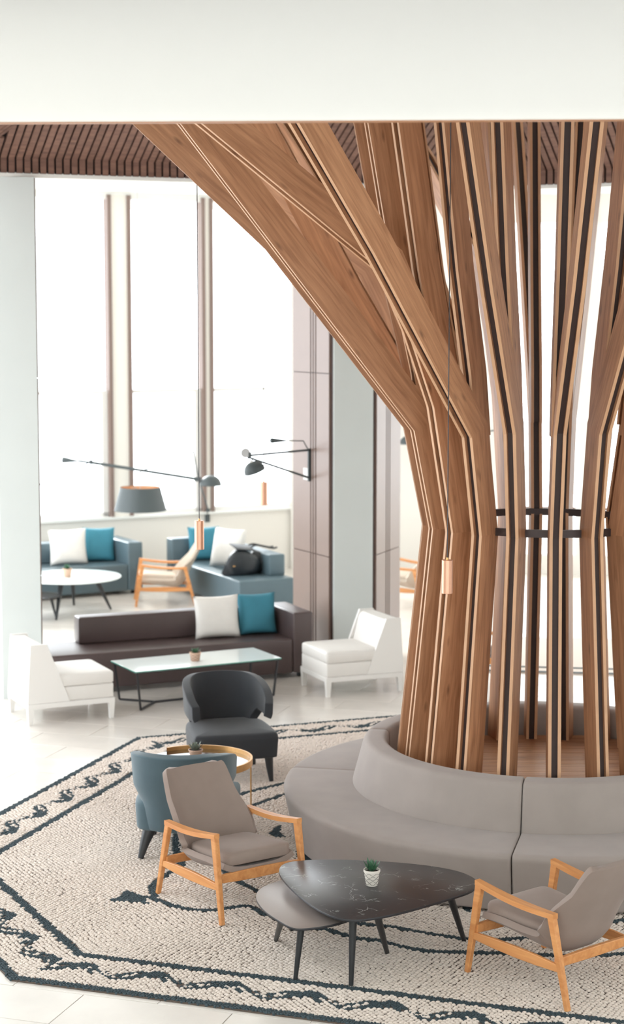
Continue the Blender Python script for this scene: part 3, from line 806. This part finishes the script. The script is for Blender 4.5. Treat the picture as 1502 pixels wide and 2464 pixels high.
for (tx, ty), (fx, fy) in (((850,2205),(845,2371)), ((905,2190),(932,2293)), ((1082,2150),(1117,2263))):
    a = at(tx, ty, ZM-.02); b = at(fx, fy, RZ)
    leg('leg', (a.x-mo.x, a.y-mo.y, .396), (b.x-mo.x, b.y-mo.y, 0), .024, .014, M_blackleg, e)
so = Vector((-.02, 10.5, 0)); ZSm = .345+RZ
e = empty('side_table', (so.x, so.y, RZ), 0, 'lower taupe-topped side table tucked under the marble table', 'table', 'nesting coffee tables')
out = [at(x, y, ZSm) for x, y in ((617,2163),(622,2142),(650,2126),(700,2112),(770,2105),(850,2120),(890,2150),(885,2185),(850,2208),(800,2224),(740,2233),(705,2232),(670,2214),(636,2190))]
traced_top('table_top', out, .345, .016, M_taupetop, M_blackmetal, e, so)
for (tx, ty), (fx, fy) in (((726,2222),(711,2356)), ((680,2205),(664,2262)), ((735,2130),(703,2238))):
    a = at(tx, ty, ZSm-.02); b = at(fx, fy, RZ)
    leg('leg', (a.x-so.x, a.y-so.y, .321), (b.x-so.x, b.y-so.y, 0), .022, .013, M_blackleg, e)

# ---------------------------------------------------------------- potted succulents
def succulent(label, loc, h, r, potm, leafm, nl, waves, spike=1.0, group='little potted succulents on the tables', rim=False):
    e = empty('potted_succulent', loc, rng.uniform(0, 6), label, 'plant', group)
    rb = r*.74
    pot = lathe('pot', [(0, 0), (rb*.9, 0), (rb, .004), (r*.97, h*.86), (r*1.03, h*.88), (r*1.03, h), (r*.93, h), (r*.90, h*.84), (0, h*.84)], potm, e, 28)
    if waves:
        for w in range(5):
            z = h*(.14 + .155*w); pts = []
            for k in range(48):
                a = 2*PI*k/48; zz = z + (.055*h)*math.sin(6*a + (PI if w % 2 else 0)); rr_ = rb + (r*.97-rb)*(zz/(h*.86)) + .0004
                pts.append((rr_*math.cos(a), rr_*math.sin(a), zz))
            tube('painted_line', pts, .0011, M_ink, pot, seg=4, closed=True)
    lathe('soil', [(0, h*.90), (r*.9, h*.87)], M_soil, e, 20)
    for k in range(nl):
        a = k*2.39996 + rng.uniform(-.2, .2); lay = k/nl; tilt = R(62 - 52*lay)*rng.uniform(.85, 1.1); ln = r*(1.35 if lay < .6 else 1.15)*spike*rng.uniform(.85, 1.1)
        d = Vector((math.cos(a)*math.sin(tilt), math.sin(a)*math.sin(tilt), math.cos(tilt))); sd = Vector((-math.sin(a), math.cos(a), 0)); nn = d.cross(sd)
        base = Vector((math.cos(a)*r*.12, math.sin(a)*r*.12, h*.88)); rings = []
        for t, w in ((0, .5), (.3, 1), (.65, .72), (1, .06)):
            c = base + d*ln*t + Vector((0, 0, .12*ln*t*t)); wd_ = r*.27*w; th_ = r*.09*w
            rings.append([c - sd*wd_, c - nn*th_, c + sd*wd_, c + nn*th_*.4])
        loft('leaf', rings, leafm, e, smooth=60)
    return e
p = at(895, 2130, ZM); succulent('succulent in a white pot with wavy lines on the black marble table', (p.x, p.y, ZM+.0), .098, .049, M_pot, M_leaf, 17, True, 1.12)

# ---------------------------------------------------------------- tub chairs
def tub_chair(label, loc, rz, m):
    e = empty('tub_chair', loc, rz, label, 'chair', 'tub chairs around the gold tray table')
    # seat block: wider at the front, softly crowned
    poly = [(.36, -.325), (.375, -.20), (.378, 0), (.375, .20), (.36, .325), (.30, .355), (-.05, .345), (-.24, .31), (-.30, .21), (-.31, 0), (-.30, -.21), (-.24, -.31), (-.05, -.345), (.30, -.355)]
    pts = smooth_closed([Vector((x, y, 0)) for x, y in poly], 4); rings = []
    for z, k in ((.20, .93), (.205, .965), (.22, .975), (.36, 1.0), (.39, .99), (.408, .955), (.416, .88), (.424, .60), (.427, .2)):
        rings.append([(p.x*k, p.y*k, z) for p in pts])
    loft('seat', rings, m, e, smooth=60)
    # wrap-around back with ears, cut away above the seat
    path = smooth_open([Vector((x, y, 0)) for x, y in ((.19, .94), (.10, .995), (-.02, 1.0), (-.13, .965), (-.215, .86), (-.275, .67), (-.31, .42), (-.325, .15), (-.327, 0))], 4)
    path = path + [Vector((p_.x, -p_.y, 0)) for p_ in reversed(path[:-1])]
    nA, nZ = len(path), 13; v = []; f = []
    acc = [0.0]
    for a_, b_ in zip(path, path[1:]): acc.append(acc[-1] + math.hypot(b_.x-a_.x, (b_.y-a_.y)*.34))
    for i in range(nA):
        aps = abs(2*acc[i]/acc[-1] - 1)
        top = .785 - .165*max(0, (aps-.28)/.72)**1.6
        k_ = min(1, max(0, (aps-.40)/.20)); k_ = k_*k_*(3-2*k_); bot = .215 + .288*k_
        for j in range(nZ):
            t = j/(nZ-1); z = bot + (top-bot)*t; g = (z-.22)/.56
            hb = float(np.interp(z, [.2, .42, .53, .8], [.258, .268, .322, .335]))
            back = max(0, -path[i].x/.327)
            v.append((path[i].x - .15*g*back, path[i].y*hb, z))
    for i in range(nA-1):
        for j in range(nZ-1): f.append((i*nZ+j, i*nZ+j+1, (i+1)*nZ+j+1, (i+1)*nZ+j))
    o = pyd('backrest', v, f, m, e, smooth=180)
    solidify(o, .070, 0, bevel=.028, bseg=5)
    for sx, sy in ((1, 1), (1, -1), (-1, 1), (-1, -1)):
        if sx > 0: path = [(.305, sy*.275, .23), (.312, sy*.283, .12), (.325, sy*.295, 0)]; rd = [.040, .030, .018]
        else: path = [(-.20, sy*.205, .24), (-.245, sy*.245, .12), (-.285, sy*.275, 0)]; rd = [.056, .038, .021]
        tube('leg', smooth_open(path, 3), list(np.interp(np.linspace(0, 2, 7), [0, 1, 2], rd)), m if False else M_blackleg, e, seg=8)
    return e
tub_chair('black upholstered tub chair with curved wing back, empty seat towards us', (-.70, 14.88, RZ), math.atan2(-.96, .24), M_black)
tub_chair('petrol-blue tub chair with its back to the taupe lounge chair', (-.91, 12.74, RZ), math.atan2(.97, .10), M_tealf)

# ---------------------------------------------------------------- gold tray table
gc = Vector((-.87, 13.47)); ZG = .455
e = empty('tray_table', (gc.x, gc.y, RZ), 0, 'round black glass tray table with raised brass rim and thin brass legs', 'table')
lathe('glass_top', [(0, ZG-.008), (.405, ZG-.008), (.405, ZG), (0, ZG)], M_mirror, e, 56, smooth=30)
rimp = [(.405, ZG-.022), (.42, ZG-.022), (.42, ZG+.030), (.405, ZG+.030), (.405, ZG-.022)]
lathe('rim', rimp, M_gold, e, 64, a0=R(-190), a1=R(128), smooth=30)
for a in (R(-8), R(112), R(-140)):
    tube('leg', [(.412*math.cos(a), .412*math.sin(a), ZG-.02), (.412*math.cos(a), .412*math.sin(a), 0)], .006, M_gold, e, seg=8)
p = at(471, 1822, ZG+RZ); succulent('grey-green succulent in a pale clay pot on the brass-rimmed tray table', (p.x, p.y, ZG+RZ), .062, .055, M_clay, M_leaf2, 16, False, 1.0)

# ---------------------------------------------------------------- rectangular glass coffee table
A = at(326, 1617, .40); B = at(678, 1583, .40); C_ = at(272, 1588, .40)
u = (B-A); lx = u.length; u.normalize(); vv_ = Vector((-u.y, u.x, 0)); ly = .66
tc_ = A + u*lx/2 + vv_*ly/2
e = empty('coffee_table', (tc_.x, tc_.y, 0), math.atan2(u.y, u.x), 'rectangular coffee table with white glass top and thin black frame before the brown sofa', 'table')
gt = box('glass_top', (lx, ly, .012), (0, 0, .394), [M_glasstop, M_glassedge], e, bevel=.0015, seg=1)
for pl in gt.data.polygons:
    if abs(pl.normal.z) < .5: pl.material_index = 1
box('top_frame', (lx-.03, ly-.03, .016), (0, 0, .380), M_blackmetal, e)
for sx in (-1, 1):
    n0 = Vector((sx*(lx/2-.34), 0, .012))
    for sy in (-1, 1):
        tp = Vector((sx*(lx/2-.03), sy*(ly/2-.03), .375)); ft = Vector((sx*(lx/2-.07), sy*(ly/2-.05), .012))
        tube('leg', [tp, ft], .013, M_blackmetal, e, seg=4); tube('foot_bar', [ft, n0], .012, M_blackmetal, e, seg=4)
tube('stretcher', [(-(lx/2-.34), 0, .012), (lx/2-.34, 0, .012)], .012, M_blackmetal, e, seg=4)
p = at(470, 1590, .40); succulent('small succulent in a clay pot on the white glass coffee table', (p.x, p.y, .40), .088, .058, M_clay, M_leaf, 12, True, .8)

# ---------------------------------------------------------------- white slipper chairs
def slipper(label, c, rz):
    e = empty('slipper_chair', (c.x, c.y, 0), rz, label, 'chair', 'white slipper chairs')
    lx, ly = .86, .70
    for sx in (-1, 1):
        for sy in (-1, 1):
            q = Vector((sx*(lx/2-.03), sy*(ly/2-.03), 0)); rings = [[(q.x+a*w, q.y+b*w, z) for a, b in ((-1,-1),(1,-1),(1,1),(-1,1))] for z, w in ((0, .019), (.17, .029))]
            loft('leg', rings, M_whitew, e, smooth=None)
    box('base_frame', (lx, ly, .05), (0, 0, .178), M_whitew, e, bevel=.004, seg=1)
    box('seat_base', (lx-.16, ly-.02, .14), (.07, 0, .272), M_whitel, e, bevel=.012, seg=3)
    o = soft_block('seat_cushion', .62, ly-.01, .115, M_whitel, e, .014, 0, .035); o.location = (.115, 0, .342)
    # wedge back: side panels and a padded face
    side = [(-.43, .205), (-.02, .205), (-.235, .765), (-.395, .765)]
    for s in (-1, 1):
        y0 = s*(ly/2); y1 = s*(ly/2-.03)
        rings = [[(x, y, z) for x, z in side] for y in (y0, y1)]
        loft('side_panel', rings, M_whitew, e, smooth=None)
    inner = [(-.425, .205), (-.05, .205), (-.15, .44), (-.215, .70), (-.25, .752), (-.39, .755)]
    loft('back_pad', [[(x, y, z) for x, z in round_prof(inner, [.005, .005, .03, .03, .02, .01], 3)] for y in (-(ly/2-.032), ly/2-.032)], M_whitel, e, smooth=40)
    return e
a = at(67, 1746); b = at(274, 1726); d = (b-a).normalized(); nrm = Vector((-d.y, d.x, 0)); c = (a+b)/2 + nrm*.32
slipper('white leather slipper chair standing by the grey left-hand column', c, math.atan2(d.y, d.x))
a = at(968, 1662); b = at(783, 1678); d = (b-a).normalized(); nrm = Vector((d.y, -d.x, 0)); c = (a+b)/2 + nrm*.32
slipper('white leather slipper chair between the brown sofa and the wooden tree', c, math.atan2(d.y, d.x))

# ---------------------------------------------------------------- pillows and block sofas
def pillow(name, label, loc, rot, w, h, t, m, group):
    n = 15; v = []; f = []
    for sgn in (1, -1):
        for i in range(n):
            for j in range(n):
                x = -1+2*i/(n-1); y = -1+2*j/(n-1)
                th = t/2*max(0, (1-x**4)*(1-y**4))**.55
                px = x*w/2*(1-.07*(1-y*y)); pz = y*h/2*(1-.07*(1-x*x))
                v.append((px, sgn*th + .006*math.sin(3*x+2*y), pz + h/2))
    N2 = n*n
    for b_ in (0, N2):
        for i in range(n-1):
            for j in range(n-1):
                q = (b_+i*n+j, b_+(i+1)*n+j, b_+(i+1)*n+j+1, b_+i*n+j+1); f.append(q if b_ else q[::-1])
    o = pyd(name, v, f, m, None, fix=False); bm = bmesh.new(); bm.from_mesh(o.data); bmesh.ops.remove_doubles(bm, verts=bm.verts, dist=.0008); bmesh.ops.recalc_face_normals(bm, faces=bm.faces); bm.to_mesh(o.data); bm.free()
    o.data.shade_smooth(); o.location = loc; o.rotation_euler = rot
    return tag(o, label, 'cushion', group)

def ublock(name, s0, s1, t0, t1, z0, z1, m, parent, bevel=.022):
    return box(name, (s1-s0, t1-t0, z1-z0), ((s0+s1)/2, (t0+t1)/2, (z0+z1)/2), m, parent, bevel=bevel, seg=3, smooth=60)
sa = R(22.5); o0 = Vector((-.20, 19.03))
e = empty('sofa', (o0.x, o0.y, 0), sa, 'long low dark brown leather block sofa behind the rectangular glass table', 'sofa')
ublock('seat', -2.69, 0, 0, .76, .05, .42, M_brownl, e)
ublock('backrest', -2.19, 0, .55, .765, .418, .70, M_brownl, e)
ublock('armrest', .003, .225, -.005, .765, .05, .70, M_brownl, e)
for s, t in ((-2.6, .1), (-2.6, .66), (.12, .1), (.12, .66)): box('foot', (.06, .06, .05), (s, t, .025), M_blackleg, e)
su = Vector((math.cos(sa), math.sin(sa), 0)); sv = Vector((-su.y, su.x, 0))
def on_sofa(s, t, z=.42): return Vector((o0.x, o0.y, 0)) + su*s + sv*t + Vector((0, 0, z))
G = 'cushions on the sofas'
pillow('cushion', 'white square cushion leaning on the brown sofa beside the teal one', on_sofa(-.72, .35), (R(-14), 0, sa-R(4)), .50, .46, .16, M_cushw, G)
pillow('cushion', 'teal square cushion in the corner of the brown sofa', on_sofa(-.245, .40), (R(-13), 0, sa-R(2)), .44, .45, .15, M_cusht, G)

fsa = R(29); fo = at(344, 1427, 0)
e = empty('sofa', (fo.x, fo.y, 0), fsa, 'blue-grey leather sofa below the windows, behind the round table', 'sofa')
ublock('seat', -2.6, -.22, 0, .8, .05, .42, M_slate, e); ublock('armrest', -.218, 0, -.01, .86, .05, .72, M_slate, e); ublock('backrest', -2.6, -.22, .60, .86, .418, .70, M_slate, e)
for s, t in ((-2.5, .1), (-2.5, .7), (-.1, .1), (-.1, .7)): box('foot', (.06, .06, .05), (s, t, .025), M_blackleg, e)
fu_ = Vector((math.cos(fsa), math.sin(fsa), 0)); fv_ = Vector((-fu_.y, fu_.x, 0))
def on_far(s, t, z=.42): return Vector((fo.x, fo.y, 0)) + fu_*s + fv_*t + Vector((0, 0, z))
pillow('cushion', 'white square cushion on the blue-grey sofa below the windows', on_far(-.95, .34), (R(-14), 0, fsa-R(6)), .54, .50, .17, M_cushw, G)
pillow('cushion', 'teal cushion tucked against the arm of the blue-grey sofa below the windows', on_far(-.46, .46), (R(-12), R(2), fsa-R(10)), .46, .48, .14, M_cusht, G)

co = at(567, 1400, .42); co.z = 0; ca = R(26); cu = Vector((math.cos(ca), math.sin(ca), 0)); cv = Vector((-cu.y, cu.x, 0)); co = co + cu*.05
e = empty('sofa', (co.x, co.y, 0), ca, 'blue-grey leather chaise sofa with a black bag on it, beside the panelled pillar', 'sofa')
ublock('seat', 0, .80, 0, 2.3, .05, .42, M_slate, e); ublock('backrest', .57, .80, .30, 2.3, .418, .70, M_slate, e); ublock('armrest', -.02, .80, 2.302, 2.52, .05, .72, M_slate, e)
for s, t in ((.1, .1), (.7, .1), (.1, 2.4), (.7, 2.4)): box('foot', (.06, .06, .05), (s, t, .025), M_blackleg, e)
def on_ch(s, t, z=.42): return co + cu*s + cv*t + Vector((0, 0, z))
pillow('cushion', 'large white cushion on the blue-grey chaise behind the black bag', on_ch(.36, 1.30), (R(-16), 0, ca+R(-62)), .56, .55, .18, M_cushw, G)
pillow('cushion', 'teal cushion against the far arm of the blue-grey chaise', on_ch(.40, 2.10), (R(-14), 0, ca+R(-10)), .46, .48, .14, M_cusht, G)
# black shoulder bag slumped on the chaise
bp_ = on_ch(.42, .62)
e = empty('bag', (bp_.x, bp_.y, bp_.z), ca+R(2), 'slumped black nylon bag with straps lying on the blue-grey chaise', 'bag')
def lump(name, c, L_, hh0, ww0, ph_):
    rings = []
    for i in range(15):
        t = i/14; x = L_*(t-.5); env = math.sin(PI*(.06+.88*t))**.42
        hh = hh0*env*(1-.22*t); ww = ww0*env; ring = []
        for k in range(20):
            a_ = 2*PI*k/20; cs = math.copysign(abs(math.cos(a_))**.7, math.cos(a_)); sn = math.copysign(abs(math.sin(a_))**.7, math.sin(a_))
            wob = 1 + .07*math.sin(3*a_+5*t+ph_) + .05*math.sin(9*t+2*a_+ph_)
            ring.append((c[0] + x + .04*math.sin(a_*2+t*4), c[1] + ww*cs*wob, max(.002, hh*.5 + hh*.5*sn*wob)))
        rings.append(ring)
    return loft(name, rings, M_bag, e, smooth=80)
lump('bag_body', (-.12, -.05, 0), .42, .34, .15, 0)
lump('side_pouch', (.17, .03, 0), .34, .30, .13, 2.0)
box('flap', (.26, .22, .012), (-.12, -.06, .335), M_bag, e, bevel=.005, rot=(R(12), R(8), 0))
e.scale = (1.1, 1.1, 1.1)
for s in (-.05, .06): tube('strap', smooth_open([(-.05, s, .30), (.08, s+.03, .345), (.22, s+.05, .315), (.33, s+.06, .29), (.40, s+.1, .29)], 5), .012, M_bag, e, seg=6)
lathe('buckle', [(0, 0), (.022, 0), (.022, .012), (0, .012)], M_gold, e, 16).location = (-.27, -.14, .12)

# ---------------------------------------------------------------- round table in the window bay
rc_ = Vector((-3.17, 23.5, 0)); 
e = empty('round_table', (rc_.x, rc_.y, 0), 0, 'round pale-topped table with splayed black legs before the window sofa', 'table')
lathe('table_top', [(0, .434), (.66, .434), (.675, .442), (.67, .452), (0, .452)], M_glasstop, e, 48, smooth=30)
for (x, y) in ((135,1492), (267,1466), (178,1456)):
    b = at(x, y, 0); d = Vector((b.x-rc_.x, b.y-rc_.y, 0)); leg('leg', (d.x*.62, d.y*.62, .436), (d.x, d.y, 0), .036, .014, M_blackleg, e)
p = at(162, 1388, .452); succulent('tiny cactus in a clay pot on the round pale table by the windows', (p.x, p.y, .452), .11, .062, M_clay, M_leaf, 9, False, .9)
lp = at(112, 1432, .30)
e = empty('side_table', (lp.x-.12, lp.y, 0), 0, 'low black nesting table half hidden behind the grey column', 'table')
lathe('table_top', [(0, .284), (.30, .284), (.31, .292), (.30, .30), (0, .30)], M_blackmetal, e, 36, smooth=30)
for k in range(3):
    a_ = R(30+120*k); leg('leg', (.18*math.cos(a_), .18*math.sin(a_), .286), (.25*math.cos(a_), .25*math.sin(a_), 0), .022, .012, M_blackleg, e)

# ---------------------------------------------------------------- lamps
def pendant(label, px, pyb, Y):
    b = at_y(px, pyb, Y); e = empty('pendant_lamp', b, 0, label, 'lamp', 'copper cylinder pendants'); h = .222; r = .036
    lathe('shade', [(r*.8, .01), (r*.93, 0), (r, .002), (r, h-.002), (r*.95, h), (0, h)], M_copper, e, 28, smooth=40)
    lathe('cap', [(0, h+.016), (.007, h+.016), (.008, h)], M_gold, e, 12)
    tube('cord', [(0, 0, h+.014), (0, 0, zin+.02-b.z)], .0035, M_cord, e, seg=6)
    return e
pendant('copper cylinder pendant hanging in front of the tub chairs', 480, 1322, 13.8)
pendant('copper cylinder pendant hanging beside the half-dome lamp on the panelled pillar', 635, 1215, 17.5)
pendant('copper cylinder pendant hanging in front of the widest tree planks', 1076, 1428, 11.75)

dp0 = at_y(338, 1228, 23.7)
e = empty('drum_lamp', dp0, 0, 'large grey tapered drum pendant shade with copper lining near the windows', 'lamp')
lathe('shade', [(.345, 0), (.262, .305)], M_lampgrey, e, 48, smooth=60)
lathe('lining', [(.340, .001), (.257, .304)], M_lampin, e, 48, smooth=60)
for k in range(3): tube('spoke', [(0, 0, .26), (.256*math.cos(k*2.094), .256*math.sin(k*2.094), .29)], .004, M_lampgrey, e, seg=6)
lathe('bulb', [(0, .10), (.03, .11), (.045, .15), (.03, .2), (.02, .26), (0, .27)], M_bulb, e, 20)
tube('cord', [(0, 0, .26), (0, 0, ZC-dp0.z)], .004, M_wcord, e, seg=6)

def dome(parent, c, r, tilt, m):
    pr = [(0, r*.92)] + [(r*math.sin(a_), r*.92*math.cos(a_)) for a_ in np.linspace(.12, PI/2, 12)] + [(r*1.03, -.004)]
    o = lathe('dome_shade', pr, m, parent, 36, smooth=60); o.location = c; o.rotation_euler = tilt
    solidify(o, .006, -1)
    b = lathe('bulb', [(0, -.005), (.028, .01), (.036, .045), (.024, .085), (.018, .12)], M_bulb, o, 18)
    return o
def cone(parent, a, b, r, m):
    a = Vector(a); b = Vector(b); return tube('counterweight', [a, a+(b-a)*.06, b], [r*.7, r, .004], m, parent, seg=16)
# lamp on the pier between the windows
Yl = 25.2
q = lambda x, y, Y_=Yl: at_y(x, y, Y_)
root = on_wall(499, 1240, w0+wn*.02, wn)
e = empty('swing_arm_lamp', root, 0, 'long swing-arm wall lamp with level dark dome and cone counterweight between the windows', 'lamp', 'swing-arm dome lamps')
def loc(v_, e_): return tuple(v_ - e_.location)
J = q(476, 1153); T_ = q(465, 1086)
tube('arm', [loc(J, e), loc(q(220, 1113), e)], .021, M_lampgrey, e, seg=6)
tube('arm', [loc(q(220, 1113), e), loc(q(188, 1109), e)], .016, M_lampgrey, e, seg=6)
cone(e, loc(q(149, 1106), e), loc(q(194, 1110.5), e), .045, M_lampgrey)
lathe('joint', [(0, -.03), (.025, -.03), (.025, .03), (0, .03)], M_lampgrey, e, 12).location = loc(q(219, 1112), e)
box('joint', (.09, .05, .06), loc(J, e), M_lampgrey, e)
dome(e, loc(q(507, 1167), e), .150, (0, 0, 0), M_lampgrey)
tube('wall_bar', [loc(T_, e), loc(q(478, 1150), e), loc(q(500, 1225, 25.9), e), (0, 0, 0)], .012, M_lampgrey, e, seg=6)
tube('cable', smooth_open([loc(T_, e), loc(q(400, 1111), e), loc(q(340, 1134), e), loc(q(337, 1146), e)], 4), .010, M_lampgrey, e, seg=5)
tube('cable', smooth_open([loc(q(212, 1114), e), loc(q(170, 1139), e), loc(q(120, 1159), e), loc(q(80, 1170), e)], 4), .010, M_lampgrey, e, seg=5)
box('wall_plate', (.06, .05, .2), loc(root, e), M_lampgrey, e, rz=R(28))
# lamp on the panelled pillar
Y2 = 19.9
root = Vector((-.02, 19.93, 0)); root.z = at_y(752, 1118, 19.9).z
e = empty('swing_arm_lamp', root, 0, 'swing-arm wall lamp with tilted dark dome on the brown-panelled pillar', 'lamp', 'swing-arm dome lamps')
q2 = lambda x, y, Y_=Y2-.5: at_y(x, y, Y_)
J2 = q2(600, 1096)
pl = Vector((-.045, 19.88, 0))
box('wall_plate', (.10, .03, .13), loc(Vector((-.06, 19.95, q2(745, 1141, 19.9).z)), e), M_whitew, e, rz=R(118))
box('wall_bar', (.025, .03, .36), loc(Vector((-.03, 19.86, root.z)), e), M_lampgrey, e, rz=R(118))
tube('arm', [loc(J2, e), loc(Vector((-.04, 19.84, q2(752, 1082, 19.9).z)), e)], .012, M_lampgrey, e, seg=6)
tube('arm', [loc(J2 + Vector((.02, 0, -.03)), e), loc(Vector((-.04, 19.84, q2(752, 1148, 19.9).z)), e)], .012, M_lampgrey, e, seg=6)
lathe('joint', [(0, -.035), (.022, -.035), (.022, .035), (0, .035)], M_lampgrey, e, 12).location = loc(J2, e)
o = lathe('knob', [(0, -.02), (.05, -.02), (.05, .02), (0, .02)], M_wcord, e, 20); o.location = loc(q2(591, 1090), e); o.rotation_euler = (R(90), 0, 0)
dome(e, loc(q2(613, 1133), e), .115, (R(10), R(-20), 0), M_lampgrey)
tube('hanger', [loc(J2, e), loc(q2(608, 1108), e)], .006, M_lampgrey, e, seg=6)
tube('arm', [loc(q2(688, 1060, 19.3), e), loc(q2(730, 1061, 19.6), e), loc(Vector((-.04, 19.84, q2(752, 1082, 19.9).z)), e)], .006, M_lampgrey, e, seg=6)
cone(e, loc(q2(651, 1060, 19.2), e), loc(q2(694, 1060.5, 19.3), e), .029, M_lampgrey)
# lamp glimpsed in the far bay, mostly hidden by the planks
root = on_wall(1010, 1062, r0+rn*.02, rn)
e = empty('swing_arm_lamp', root, 0, 'dark wall lamp on the cream wall, mostly hidden by the tree planks', 'lamp', 'swing-arm dome lamps')
box('wall_plate', (.06, .04, .2), (0, -.02, 0), M_lampgrey, e)
tube('arm', [(0, -.03, .05), (.55, -.45, .12), (1.1, -.5, .2)], .012, M_lampgrey, e, seg=6)
dome(e, (-.18, -.2, -.02), .13, (0, 0, 0), M_lampgrey)
tube('arm', [(0, -.03, 0), (-.18, -.2, .11)], .01, M_lampgrey, e, seg=6)
